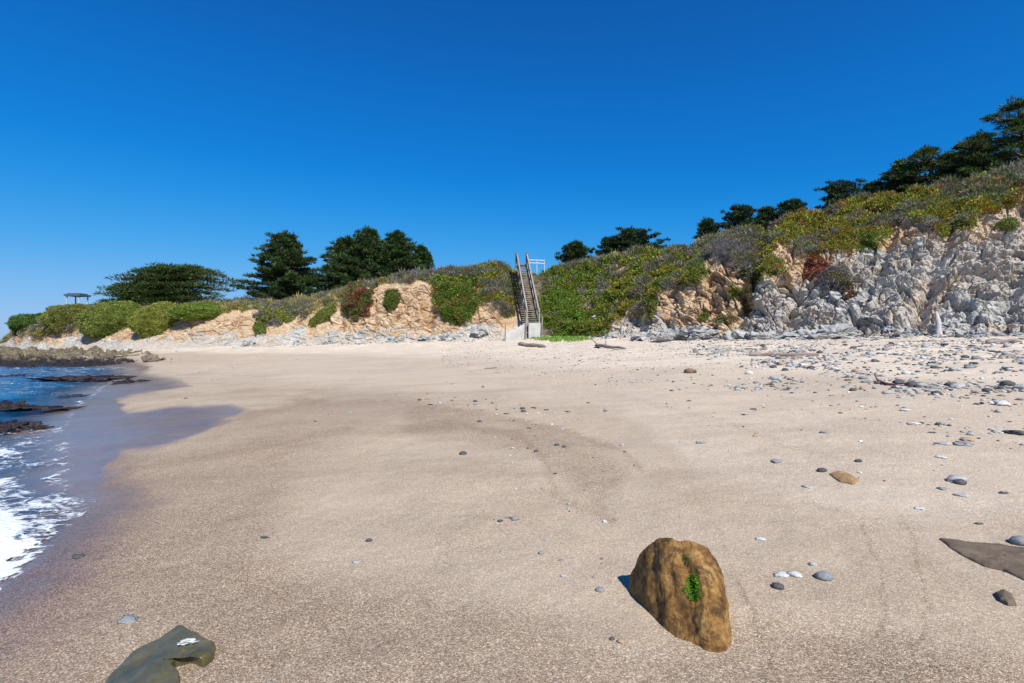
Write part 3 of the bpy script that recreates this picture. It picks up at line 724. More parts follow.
drape(770, 266, 30, 24, OLIVE, 'yellow olive ice plant hanging above the pointed tan rock', cat='ice plant', name='ice_plant_cushion', mixc=(.16, .11, .03))
drape(746, 298, 14, 34, (.085, .065, .035), 'brown withered bush in the dark gully of the cliff', twig=True)
drape(723, 320, 26, 10, (.11, .075, .03), 'withered brown and green plant at the foot of tan scar', mixc=(.07, .09, .03))
drape(700, 317, 11, 9, OLIVE, 'tiny olive bush at the foot of the tan scar')
drape(815, 268, 30, 22, (.15, .05, .02), 'bright rust red ice plant patch on the grey cliff', cat='ice plant', name='ice_plant_cushion', mixc=(.16, .05, .04))
drape(836, 278, 38, 36, (.085, .075, .085), 'purple grey bush mixed with olive on the grey cliff', mixc=(.10, .085, .03), lift=.4)
drape(848, 290, 16, 22, (.13, .05, .028), 'dark red tail of ice plant hanging on grey cliff', mixc=(.09, .09, .02), cat='ice plant', name='ice_plant_cushion')
drape(868, 240, 40, 24, OLIVE, 'olive ice plant cushion directly above the pale cliff rib', mixc=(.08, .11, .02), cat='ice plant', name='ice_plant_cushion')
drape(955, 224, 36, 18, (.12, .12, .025), 'olive cushion of ice plant above the sheer grey cliff', mixc=(.15, .08, .03), cat='ice plant', name='ice_plant_cushion')
drape(1007, 225, 24, 13, (.10, .12, .025), 'lone green bush perched on the grey cliff face at the photo edge')
drape(558, 300, 50, 56, (.085, .14, .018), 'sheet of bright green ice plant just right of the staircase', cat='ice plant', name='ice_plant_cushion', mixc=(.12, .13, .02), lift=.3)
drape(573, 322, 70, 30, (.09, .15, .015), 'bright green plants heaped at the cliff foot right of stairs', mixc=(.11, .12, .02), out=.05, lift=.4)
drape(562, 339.5, 72, 4.5, (.12, .20, .03), 'low bright green strip of plants on sand below the stairs', onsand=True, lift=.10)
drape(735, 292, 12, 16, OLIVE, 'small olive tuft clinging to the tan scar')

# ------------------------------------------------------------------ trees
def tree(px, d, top, wpx, label, style='cone', name='cypress_tree', cat='tree', group=None, seed=0, off=0, col=(.040, .072, .022), depthf=.8, dens=1.0, lean=0., basepy=None):
    global rng
    keep = rng; rng = np.random.default_rng(seed+100)
    x = (px-CX)/F*d; z0 = top_z(px, d)-.15; zt = EYE+(CY-top)/F*d; H = max(zt-z0, 1.5); Wd = wpx/F*d/2
    base = np.array([x, d, z0]); o = empty(name, tuple(base), label, cat, group)
    tA = Acc(); pads = []
    lt = np.array([lean*H, 0, 0])
    if style == 'flat':       # wide wind-shaped crown on several leaning stems
        stems = 7
        for k in range(stems):
            f = (k+.5)/stems*2-1
            ex = f*Wd*.85; zz = H*float(np.interp(f*.85, [-1, -.6, -.25, .05, .3, .6, .85, 1], [.28, .42, .64, .80, .85, .75, .5, .3]))*.85
            path = [np.array([.4*f, 0, 0]), np.array([ex*.35, rng.uniform(-.5, .5), zz*.42]), np.array([ex*.75, rng.uniform(-1.2, 1.2), zz*.75]), np.array([ex, rng.uniform(-1.5, 1.5), zz])]
            V, Fc = tube(path, [.24, .17, .10, .04]); tA.add(V, Fc)
            for t in np.linspace(.1, 1, 9):
                cx = ex*t; env = H*np.interp(cx/Wd, [-1, -.6, -.25, .05, .3, .6, .85, 1], [.30, .46, .70, .90, 1, .88, .62, .38])
                for _ in range(12):
                    hz = env*(rng.choice([1, .98, .80, .60, .42, .25, .1])+rng.normal(0, .03)); hz = max(hz, H*.02)
                    pads.append((np.array([cx+rng.normal(0, .8), rng.normal(0, Wd*depthf*.28), hz-.25]), rng.uniform(.7, 1.5), rng.uniform(.14, .26)))
    else:
        top_p = np.array([lt[0], 0, H*.93])
        path = [np.zeros(3), lt*.25+np.array([rng.normal(0, .1), 0, H*.3]), lt*.6+np.array([rng.normal(0, .15), 0, H*.62]), top_p]
        V, Fc = tube(path, [.045*H+.06, .035*H+.04, .022*H+.02, .03]); tA.add(V, Fc)
        lv = {'cone': 14, 'layer': 9, 'round': 9}[style]
        for k in range(lv):
            t = (k+.6)/lv
            if style == 'cone': w = Wd*(1.0-.78*t**1.35)*(.75+.25*min(1, t*6))
            elif style == 'layer': w = Wd*(1.15-.75*abs(t-.4)**1.1)*(1 if k % 2 else .45)
            else: w = Wd*math.sqrt(max(.08, 1-((t-.42)/.62)**2))*rng.uniform(.62, 1.2)
            zc = H*(.06+.88*t); nb = {'cone': 7, 'layer': 7, 'round': 7}[style]
            a0 = rng.uniform(0, 6.3)
            for b in range(nb):
                a = a0+b*6.283/nb+rng.normal(0, .25); L = w*rng.uniform(*((.5, 1.18) if style != 'layer' else (.62, 1.08))); p0 = lt*t+np.array([0, 0, zc-.12*L])
                rise = {'cone': .10, 'layer': .05, 'round': .28}[style]*L
                tip = p0+np.array([math.cos(a)*L+(lean*1.0*L), math.sin(a)*L*depthf, rise]); mid = (p0+tip)/2+np.array([0, 0, -.05*L])
                V, Fc = tube([p0, mid, tip], [.012*H+.02, .008*H+.015, .012], 5); tA.add(V, Fc)
                npad = max(3, int(L/ .40*dens))
                for q in range(npad):
                    f = .35+.65*(q+rng.random())/npad
                    c = p0+(tip-p0)*f+rng.normal(0, .14, 3)*np.array([1, 1, .6]); s = (.34+.26*(1-abs(f-.6)))*(1 if f < .75 else .72)*rng.uniform(.8, 1.3)*np.clip(H/8, .62, 1.15)
                    s *= 1.35 if style == 'layer' else 1.0
                    pads.append((c, s*.86, s*{'cone': .30, 'layer': .20, 'round': .36}[style]))
        for _ in range(4): pads.append((top_p+np.array([rng.normal(0, .15), rng.normal(0, .15), H*.03-_*.2]), .28, .3))
        if style == 'cone':
            for _ in range(9):      # upright leaders that break the outline
                a = rng.uniform(0, 6.28); rr_ = Wd*rng.uniform(.15, .6); hh = H*(1-.62*(rr_/Wd))*rng.uniform(.86, .99)
                for q in range(4): pads.append((np.array([math.cos(a)*rr_, math.sin(a)*rr_*depthf, hh-.32*q]), .12+.09*q, .24))
    V, Fc, _ = tA.get(); tr = mk('trunk', V+base, Fc, M_BARK, loc=tuple(base), parent=o, smooth=True)
    cs = np.array([p[0] for p in pads]); rx = np.array([p[1] for p in pads]); rz = np.array([p[2] for p in pads])
    K = 70 if style == 'flat' else 52
    q = np.repeat(np.arange(len(pads)), K); n = len(q)
    u = unit(rng.normal(size=(n, 3))); u[:, 2] = np.abs(u[:, 2])*np.where(rng.random(n) < .75, 1, -.55)
    rad = rng.random((n, 1))**.4
    p = cs[q]+u*rad*np.stack([rx[q], rx[q], rz[q]], 1)
    outw = unit(np.stack([cs[q][:, 0]-lt[0]*.5, cs[q][:, 1], np.zeros(n)+.3], 1))
    dd = unit(u*np.array([1, 1, .6])+outw*.45+np.array([0, 0, .42])+rng.normal(0, .32, (n, 3)))
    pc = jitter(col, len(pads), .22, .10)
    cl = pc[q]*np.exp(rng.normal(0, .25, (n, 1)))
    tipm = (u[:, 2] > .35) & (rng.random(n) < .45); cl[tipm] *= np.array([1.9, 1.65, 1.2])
    sc = d/60.
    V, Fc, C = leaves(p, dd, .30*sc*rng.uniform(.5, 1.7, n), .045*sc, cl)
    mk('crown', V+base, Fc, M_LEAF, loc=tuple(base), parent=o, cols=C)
    rng = keep
    return o
tree(167, 67, 267, 150, 'broad flat-topped wind-shaped cypress on the headland beside pavilion', 'flat', seed=1, col=(.05, .075, .02), depthf=.6)
tree(284, 63, 231, 94, 'lone dark cone shaped cypress standing left of the dense clump', 'cone', seed=2)
GC = 'clump of dark cypresses right of the lone one'
tree(347, 66, 236, 78, 'left cypress of the dense dark clump', 'cone', seed=3, group=GC)
tree(368, 64, 227, 80, 'tallest cypress in the dense dark clump', 'cone', seed=4, group=GC)
tree(396, 64, 231, 76, 'wide cypress right of the tallest one in dense clump', 'cone', seed=5, group=GC)
tree(421, 66, 246, 38, 'smallest pointed cypress at right end of the dense clump', 'cone', seed=6, group=GC)
tree(575, 60, 243, 36, 'small dark pine peeking over the bluff right of stair top', 'round', 'pine_tree', seed=7, col=(.03, .055, .022))
tree(632, 57, 229, 60, 'wide low dark pine on the bluff top, first big one right of stairs', 'round', 'pine_tree', seed=8, col=(.03, .055, .022), depthf=.7)
tree(612, 58, 238, 34, 'low dark pine leaning against left side of the wide low pine', 'round', 'pine_tree', seed=18, col=(.03, .055, .022))
GP = 'row of dark pines along the bluff top'
for i, (px, d, tp, w, lab) in enumerate([
        (708, 52, 220, 26, 'smallest dark pine at left start of the bluff top row'),
        (741, 51, 206, 40, 'rounded dark pine, second in the bluff top row'),
        (766, 51, 208, 26, 'narrow dark pine squeezed between two rounder ones in the row'),
        (792, 50, 201, 34, 'sparse spiky pine standing mid row above the olive slope'),
        (842, 50, 182, 56, 'airy blue green pine with open branches, widest of the row'),
        (874, 49, 182, 28, 'short dense pine right of the widest airy one'),
        (897, 47, 168, 40, 'dark pine with a flat top, last before the big cypresses')]):
    tree(px, d, tp, w, lab, 'round', 'pine_tree', seed=20+i, group=GP, col=(.032, .058, .028))
GW = 'wind-shaped cypresses at the upper right'
tree(908, 47, 160, 44, 'small layered cypress leading into the upper right group', 'layer', seed=41, group=GW, lean=-.1, col=(.05, .078, .02))
tree(974, 44, 140, 50, 'layered cypress filling the gap behind the middle of upper right group', 'layer', seed=42, group=GW, lean=-.12, col=(.05, .078, .02))
tree(934, 45, 146, 58, 'layered cypress at the left end of upper right group', 'layer', seed=31, group=GW, lean=-.12, col=(.045, .07, .018))
tree(958, 44, 152, 60, 'lower layered cypress tucked behind the left one of upper right group', 'layer', seed=32, group=GW, lean=-.1, col=(.045, .07, .018))
tree(992, 41, 132, 66, 'middle layered cypress sweeping left in upper right group', 'layer', seed=33, group=GW, lean=-.15, col=(.045, .07, .018), dens=1.2)
tree(1027, 40, 97, 62, 'tallest layered cypress cut by the right photo edge', 'layer', seed=34, group=GW, lean=-.1, col=(.042, .068, .018), dens=1.2)

# ------------------------------------------------------------------ staircase
def staircase():
    bot = Vector((1.80, 43.3, 3.15)); top = Vector((1.0, 51.2, 9.35)); n = 32
    root = empty('wooden_staircase', tuple(bot), 'long steep weathered wooden staircase climbing the green bluff', 'staircase')
    d = top-bot; side = Vector((d.y, -d.x, 0)).normalized(); hw = .44; yaw = math.atan2(-d.x, d.y)
    Rz = Matrix.Rotation(yaw, 3, 'Z'); o0 = Vector((0, 0, 0))
    for s in (-1, 1):
        bm = bmesh.new(); bm_beam(bm, side*s*hw+Vector((0, 0, -.12)), d+side*s*hw+Vector((0, 0, -.12)), .07, .30); from_bm('stringer', bm, M_WOOD, parent=root)
        bm = bmesh.new(); a = side*s*(hw+.06)+Vector((0, 0, .95)); bm_beam(bm, a-d*.01, a+d*1.0, .12, .16); from_bm('handrail', bm, M_RAIL, parent=root)
        bm = bmesh.new(); a = side*s*(hw+.06)+Vector((0, 0, .5)); bm_beam(bm, a, a+d*1.0, .05, .10); from_bm('middle_rail', bm, M_WOOD, parent=root)
        for k in range(7):
            p = d*(k/6)+side*s*(hw+.07); bm = bmesh.new(); bm_box(bm, p+Vector((0, 0, .30)), (.12, .12, 1.5 if k else 1.9), Rz); from_bm('post', bm, M_WOOD if k else M_RAIL, parent=root)
    for k in range(n):
        bm = bmesh.new(); p = d*((k+.5)/n); bm_box(bm, p, (hw*2-.08, .30, .05), Rz); from_bm('tread', bm, M_RAIL if k % 5 == 0 else M_WOOD, parent=root)
    bm = bmesh.new(); bm_box(bm, d+Vector((-.05, .75, -.06)), (1.1, 1.4, .10), Rz); from_bm('landing', bm, M_WOOD, parent=root)
    for s in (-1, 1):
        bm = bmesh.new(); bm_box(bm, d+side*s*(hw+.08)+Vector((0, .2, .58)), (.24, .24, 1.15), Rz); from_bm('gate_post', bm, M_BARK, parent=root)
    # white guard rail on the bluff
    gx, gy = 1.75, 52.0; z = 9.35
    r2 = empty('guard_rail', (gx, gy, z), 'short white wooden guard rail beside the stair top', 'railing')
    for h in (.25, .55):
        bm = bmesh.new(); bm_beam(bm, (0, 0, h), (1.6, .3, h-.03), .05, .09); from_bm('rail', bm, M_WHITE, parent=r2)
    for k in range(3):
        bm = bmesh.new(); bm_box(bm, (.79*k, .15*k+.05, -.15), (.06, .05, 1.5)); from_bm('post', bm, M_WHITE, parent=r2)
    # concrete foot
    bm = bmesh.new(); gz = g1(1.8, 42.4)
    vs = bm_box(bm, (0, 0, (3.12-gz)/2-.3), (1.12, 1.5, 3.12-gz+.6)); bmesh.ops.bevel(bm, geom=bm.edges[:], offset=.03, segments=2, affect='EDGES')
    f = from_bm('concrete_footing', bm, M_CONC, (1.92, 42.85, gz)); tag(f, 'pale concrete block under the foot of the staircase', 'footing')
    # sloping apron wall to the left with two posts
    bm = bmesh.new()
    pr = [(-.02, 1.25), (-1.75, .35), (-1.75, -.6), (-.02, -.6)]
    a = [bm.verts.new((x, -.2, zz)) for x, zz in pr]; b = [bm.verts.new((x, .25, zz)) for x, zz in pr]
    bm.faces.new(a[::-1]); bm.faces.new(b)
    for i in range(4): bm.faces.new((a[i], a[(i+1) % 4], b[(i+1) % 4], b[i]))
    bmesh.ops.recalc_face_normals(bm, faces=bm.faces[:]); bmesh.ops.bevel(bm, geom=bm.edges[:], offset=.03, segments=1, affect='EDGES')
    w = from_bm('retaining_wall', bm, M_CONC, (1.22, 42.3, gz)); tag(w, 'low sloping concrete wall left of the stair footing', 'wall')
    for (x, h, lab) in ((1.15, 2.35, 'thin wooden post standing against stair footing'), (-.55, 1.3, 'short wooden post at low end of the concrete wall'), (2.45, 1.75, 'thin wooden post right of the stair footing')):
        bm = bmesh.new(); bm_box(bm, (0, 0, h/2-.3), (.10, .10, h+.6), Matrix.Rotation(.04, 3, 'Y')); bmesh.ops.bevel(bm, geom=bm.edges[:], offset=.01, segments=1, affect='EDGES')
        tag(from_bm('wooden_post', bm, M_WOOD, (x, 42.0, gz)), lab, 'post')
staircase()

# ------------------------------------------------------------------ pavilion on the headland
def pavilion():
    d = 71; x = (76-CX)/F*d; z0 = top_z(76, d); zt = EYE+(CY-295.5)/F*d
    root = empty('pavilion', (x, d, z0), 'small open pavilion with flat dark roof at seaward end of the cypress', 'pavilion')
    bm = bmesh.new(); bm_box(bm, (.2, 0, zt-z0), (2.2, 1.9, .26)); bm_box(bm, (.2, 0, zt-z0+.2), (1.7, 1.4, .13)); from_bm('roof', bm, plain('dark_roof', (.06, .07, .09), (.12, .13, .16), 3), parent=root)
    for a in (-1, 1):
        for b in (-1, 1):
            bm = bmesh.new(); bm_box(bm, (.2+a*.85, b*.7, (zt-z0)/2-.2), (.12, .12, zt-z0+.1)); from_bm('post', bm, M_WHITE, parent=root)
pavilion()

# ------------------------------------------------------------------ rocks
def rock(name, c, size, mat, seed, label=None, cat='rock', group=None, sub=4, rough=.16, facet=.32, rotz=0., sink=.25, freq=1.3, flat=False):
    Vs, Fs = {3: ICO3, 4: ICO4, 5: ICO5}[sub]
    s = seed*3.77
    w1, e1 = worley(Vs*freq+s, 1.0)
    r = 1+facet*w1+rough*fbm(Vs*2.6+s, 4)+rough*.35*fbm(Vs*9+s, 3)
    V = Vs*r[:, None]*np.array(size)/2
    cz, sz = math.cos(rotz), math.sin(rotz)
    V = np.stack([V[:, 0]*cz-V[:, 1]*sz, V[:, 0]*sz+V[:, 1]*cz, V[:, 2]+size[2]*(.5-sink)], 1)
    o = link(name, mesh_arrays(name, V, Fs, smooth=(sub > 3 and not flat)), mat, tuple(c))
    if label: tag(o, label, cat, group)
    return o

# hero boulder: a faceted wedge, cut from planes
def hero():
    o = np.array(on_ground(686, 634)); o[2] -= .0
    view = unit(np.array([o[0], o[1], 0.])); rt = np.array([view[1], -view[0], 0])   # away from the viewer / to the right
    # hull points in (right, away, up) metres
    H = [(-.295, .34, -.10), (-.27, .34, .10), (-.225, .32, .24), (-.13, .26, .365), (-.06, .18, .40), (.05, .19, .405), (.12, .20, .375), (.185, .16, .29), (.215, .10, .14), (.21, .02, .0), (.19, -.06, -.06),
         (.17, -.115, -.10), (.10, -.12, -.10), (-.05, -.02, -.10), (-.17, .13, -.10), (-.25, .38, -.10), (.0, .50, -.10), (.20, .42, -.10), (.1, .40, .2), (-.12, .42, .22),
         (-.165, .11, .10), (-.115, .12, .30), (.03, .05, .20), (.16, .02, .12), (.10, .09, .29)]
    H = [(a*(1.22 if a < 0 else 1.03)+.0, (b_-.11 if b_ < .1 else b_), (c_*1.02 if c_ > 0 else c_)) for a, b_, c_ in H]
    bm = bmesh.new()
    for h in H: bm.verts.new(h)
    bmesh.ops.convex_hull(bm, input=bm.verts[:])
    for v in [v for v in bm.verts if not v.link_faces]: bm.verts.remove(v)
    bmesh.ops.subdivide_edges(bm, edges=bm.edges[:], cuts=3, use_grid_fill=True)
    bmesh.ops.triangulate(bm, faces=bm.faces[:])
    for _ in range(1): bmesh.ops.smooth_vert(bm, verts=bm.verts[:], factor=.4, use_axis_x=True, use_axis_y=True, use_axis_z=True)
    bmesh.ops.subdivide_edges(bm, edges=bm.edges[:], cuts=3, use_grid_fill=True); bmesh.ops.triangulate(bm, faces=bm.faces[:])
    for _ in range(1): bmesh.ops.smooth_vert(bm, verts=bm.verts[:], factor=.5, use_axis_x=True, use_axis_y=True, use_axis_z=True)
    V = np.array([v.co[:] for v in bm.verts]); bm.normal_update(); Nn = np.array([v.normal[:] for v in bm.verts]); Fc = np.array([[v.index for v in f.verts] for f in bm.faces]); bm.free()
    x, y, z = V.T
    wq, eq = worley(V*7+2, 1.); D = .009*fbm(V*5, 3)+.003*fbm(V*18, 4)+.003*fbm(V*50, 3)+.005*wq
    # groove from the crown down the face, where the weed grows, and the notch to its right
    def seg(ax, az, bx, bz, w, dep):
        t = np.clip(((x-ax)*(bx-ax)+(z-az)*(bz-az))/((bx-ax)**2+(bz-az)**2), 0, 1); dd = np.hypot(x-ax-t*(bx-ax), z-az-t*(bz-az)); return -dep*np.exp(-(dd/w)**2)*(y < .25)
    D += seg(-.05, .40, .0, .26, .018, .012)+seg(.10, .32, .15, .05, .02, .010)+seg(-.02, .38, .03, .20, .035, .026)+seg(.03, .30, .03, .17, .03, .016)+seg(.03, .175, .12, .235, .010, .016)
    D += seg(-.09, .25, .04, -.05, .035, .018)+seg(-.19, .30, -.14, .02, .03, .012)+seg(-.02, .20, .08, -.02, .02, .010)
    V = V+Nn*D[:, None]
    Wd = V[:, :1]*rt+V[:, 1:2]*view+V[:, 2:3]*np.array([0, 0, 1.])
    m, nt, b, out = newmat('ochre_boulder'); n = N(nt); p = n.objc()
    f = n.noise(p, 9, 9, .72, .5); f2 = n.noise(n.scale(p, (1, 1, .75)), 11, 8, .72, .5)
    col = n.ramp(f, [(.30, (.045, .021, .007)), (.41, (.15, .073, .020)), (.51, (.29, .152, .042)), (.63, (.46, .27, .09))])
    col = n.mix(n.mapr(f2, .50, .60, 0, .8), col, (.055, .030, .012))
    col = n.mix(n.mapr(n.noise(p, 60, 4, .7), .3, .75, 0, .45), col, n.mix(1., col, (.62, .6, .58), 'MULTIPLY'))
    nt.links.new(col, b.inputs['Base Color']); b.inputs['Roughness'].default_value = .72; b.inputs['Specular IOR Level'].default_value = .3
    cr_ = n.vor(n.scale(p, (1, 1, .6), (.3, .5, 0)), 8, 'DISTANCE_TO_EDGE'); nt.links.new(n.bump(n.math('ADD', n.math('ADD', n.noise(p, 35, 6, .65), n.math('MULTIPLY', n.mapr(cr_, 0, .02), .0)), n.math('MULTIPLY', f2, 1.2)), 1., .018), b.inputs['Normal'])
    ob = link('boulder', mesh_arrays('boulder', Wd, Fc, smooth=True), m, tuple(o))
    tag(ob, 'ochre brown boulder with green weed half sunk in the near sand', 'boulder')
    # weed patches
    def patch(cx, cz, sx, sz, n_, cols):
        P = []; D_ = []
        s = np.nonzero((((x-cx)/sx)**2+((z-cz)/sz)**2 < 1) & (Nn[:, 1] < .25))[0]
        s = rng.choice(s, n_)
        P = Wd[s]+rng.normal(0, .0065, (n_, 3))*(1-np.abs(view)*.6); Nw = Nn[s]; Nw = Nw[:, :1]*rt+Nw[:, 1:2]*view+Nw[:, 2:3]*np.array([0, 0, 1.])
        D_ = unit(Nw+rng.normal(0, .55, (n_, 3))+np.array([0, 0, -.2]))
        V_, F_, C_ = leaves(P, D_, rng.uniform(.005, .012, n_), .002, jitter(cols, n_, .35, .12))
        w_ = link('green_weed', mesh_arrays('green_weed', V_, F_, cols=C_), M_LEAF, (0, 0, 0), ob)
    patch(.030, .235, .040, .062, 4200, (.15, .30, .025)); patch(-.01, .345, .022, .016, 160, (.10, .17, .05))
    return ob
hero()

def slab(name, pts, mat, label, cat='rock', thick=.05, lift=.03, rough=.006, dome=.0, tiltv=None):
    """flat stone: outline on the sand (given as spots), real thickness, rounded rim, rough top"""
    W = np.array([on_ground(*p) for p in pts]); c = W.mean(0)
    bm = bmesh.new(); n = len(W); rings = 14
    ang = W[:, :2]-c[:2]
    # resample outline
    K = 192; t = np.linspace(0, n, K, endpoint=False); i0 = np.floor(t).astype(int) % n; fr = (t % 1)[:, None]
    O = ang[i0]*(1-fr)+ang[(i0+1) % n]*fr
    for _ in range(1): O = .25*np.roll(O, 1, 0)+.5*O+.25*np.roll(O, -1, 0)
    Vs = []; 
    prof = [(1.0, -thick), (1.0, lift*.0), (.992, lift*.45), (.97, lift*.8), (.93, lift)]+[(q, lift) for q in np.linspace(.86, .02, rings)]
    for q, h in prof:
        P2 = O*q; hh = np.full(K, h)+(dome*(1-q*q) if h > 0 else 0); Vs.append(np.concatenate([P2, hh[:, None]], 1))
    V = np.concatenate(Vs); gz = ground(c[0]+V[:, 0], c[1]+V[:, 1])-c[2]
    V[:, 2] += gz; top = V[:, 2]-gz > lift*.5
    V[:, 2] += (rough*fbm(np.c_[V[:, :2]*9, V[:, 0]*0]+c[0], 4)+rough*.4*fbm(np.c_[V[:, :2]*40, V[:, 0]*0], 2))*top
    if tiltv is not None: V[:, 2] += (V[:, 0]*tiltv[0]+V[:, 1]*tiltv[1])*top
    V[:, :2] *= 1+.02*fbm(np.c_[V[:, :2]*14, V[:, 0]*0]+3, 3)[:, None]
    m = len(prof); i = np.arange(m-1)[:, None]*K; j = np.arange(K)[None]; jn = (j+1) % K
    Fc = np.stack([i+j, i+jn, i+K+jn, i+K+j], -1).reshape(-1, 4)
    o = link(name, mesh_arrays(name, V, Fc, smooth=True), mat, tuple(c)); tag(o, label, cat); return o
M_OLIVE = plain('olive_wet_rock', (.045, .045, .03), (.17, .14, .05), 5, rough=.25, bump=.3, dist=.01, spec=.5, c3=(.10, .088, .035))
M_BROWNROCK = plain('brown_rock', (.10, .075, .05), (.20, .15, .105), 7, rough=.85, bump=.3, dist=.01)
M_OCHRE = plain('ochre_rock', (.24, .14, .06), (.40, .25, .12), 8, rough=.8, bump=.3, dist=.01)
slab('flat_rock', [(96, 705), (108, 683), (132, 660), (152, 650), (181, 631), (199, 640), (216, 649), (213, 661), (203, 668), (192, 664), (176, 668), (170, 676), (180, 684), (176, 716), (120, 730), (90, 722)], M_OLIVE,
     'wet olive green flat rock with chipped corner in near left sand', lift=.05, dome=.015, rough=.006)
slab('half_buried_rock', [(939, 547), (962, 549), (995, 551), (1030, 556), (1075, 562), (1090, 585), (1060, 596), (1024, 587), (1003, 577), (984, 573), (962, 562), (950, 555)], M_BROWNROCK,
     'long dark brown rock ridge almost buried in the sand at right photo edge', lift=.012, dome=.02)
slab('flat_rock', [(829, 480), (838, 478), (850, 481), (859, 487), (853, 491), (840, 488)], M_OCHRE, 'flat ochre rock lying flush with sand, right of centre', lift=.012, dome=.02)
slab('flat_rock', [(996, 603), (1003, 600), (1012, 604), (1017, 614), (1008, 614), (1000, 610)], M_BROWNROCK, 'small dark brown chipped stone near the buried rock ridge', cat='stone', lift=.02, dome=.015)
# white shell-like mineral crust on the chipped corner of the near rock
def crust():
    x, y, z = on_ground(187, 657)
    o = rock('shell_crust', (x, y, z+.075), (.085, .03, .02), M_STONES['white'], 5, 'crumbly white crust on chipped corner of the olive rock', 'crust', sub=3, facet=.6, rough=.4, rotz=.2, sink=.3)
crust()

# reef and rocks in the water
def reef():
    n1, n2 = 260, 150
    u = np.linspace(-1, 1, n1); v = np.linspace(-1, 1, n2); U, Vv = np.meshgrid(u, v)
    cx, cy = -42.5, 46.5; ax = np.array([.93, -.36]); ay = np.array([.36, .93])
    X = cx+U*18*ax[0]+Vv*7.5*ay[0]; Y = cy+U*18*ax[1]+Vv*7.5*ay[1]
    P = np.stack([X.ravel(), Y.ravel(), np.zeros(X.size)], 1)
    nz = fbm(P*.16, 3).reshape(X.shape); e = 1-np.clip((np.abs(U)**2.4+np.abs(Vv)**2.2)+.45*nz, 0, 1.5)
    w1, e1 = worley(P*.7+7, 1.2); w2, e2 = worley(P*2.1+9, 1.)
    rise = .75*np.clip(.45+.75*Vv-.75*U+nz*.6, .05, 1.2)
    Z = SEA-.8+sstep(-.1, .45, e)*(.82+rise)+sstep(-.1, .3, e)*(.40*w1+.24*w2+.30*fbm(P*.9, 5)-.2*sstep(.12, 0, e1)).reshape(X.shape)
    i = np.arange(n2-1)[:, None]*n1; j = np.arange(n1-1)[None]
    Fc = np.stack([i+j, i+j+1, i+n1+j+1, i+n1+j], -1).reshape(-1, 4)
    m, nt, b, out = newmat('reef'); n = N(nt); p = n.pos(); f = n.noise(p, 2.2, 7, .72, .4)
    col = n.ramp(f, [(.3, (.04, .028, .018)), (.45, (.13, .10, .06)), (.58, (.22, .18, .11)), (.75, (.38, .34, .27))])
    sep = n.new('ShaderNodeSeparateXYZ'); nt.links.new(p, sep.inputs[0])
    wl = n.math('ADD', sep.outputs[2], n.math('MULTIPLY', n.math('SUBTRACT', f, .5), .9)); wet = n.mapr(wl, .1, .35, 1, 0)
    col = n.mix(wet, col, (.022, .015, .012)); nt.links.new(col, b.inputs['Base Color'])
    nt.links.new(n.mapr(wet, 0, 1, .9, .4), b.inputs['Roughness']); nt.links.new(n.bump(n.noise(p, 4, 6, .7), 1., .25), b.inputs['Normal'])
    o = mk('reef', np.stack([X, Y, Z], -1).reshape(-1, 3), Fc, m, loc=(cx, cy, SEA), smooth=True)
    tag(o, 'brown rock reef with wet black foot reaching into the sea under headland', 'reef')
reef()
def wrock(px, py, wpx, hz, dep, seed, label, group=None, mat=None, hi=.0):
    d = (EYE-SEA)*F/(py-CY); x = (px-CX)/F*d; w = wpx/F*d
    return rock('sea_rock', (x, d, SEA-.10), (w, dep*.7, hz*1.25), mat or M_WETROCK, seed, label, 'rock', group, sub=5, facet=.25, rough=.45, sink=.5, freq=3.0)
GS = 'black wet rocks in the shallow water'
wrock(2, 410, 136, .40, 1.6, 3, 'long low black wet rock, uppermost of two near the left edge', GS)
wrock(-8, 428, 88, .36, 1.0, 4, 'shorter black wet rock below the longest one in water', GS)
wrock(84, 380, 92, .42, 2.6, 8, 'wide dark rock ledge awash at the foot of reef', GS)
wrock(131, 384, 30, .40, 1.6, 9, 'dark rock block at the shore end of the awash ledge', GS)
wrock(124, 388, 16, .20, .7, 11, 'small dark rock on wet sand just below the awash ledge', GS)
wrock(75, 395, 28, .17, .8, 12, 'thin dark rock barely breaking the water', GS)
wrock(14, 377, 30, .34, 1.6, 13, 'small dark rock close to the reef at the left photo edge', GS)
wrock(104, 396, 12, .14, .4, 14, 'tiny dark stone in the swash right of thin rock', GS)
x, y, z = on_ground(151, 362)
rock('boulder', (x, y, z), (1.1, .9, .85), plain('brown_boulder', (.10, .075, .06), (.24, .19, .15), 2, bump=.5, dist=.05), 21, 'round brown boulder on far sand between reef and cliff', 'boulder', sink=.25, facet=.2)

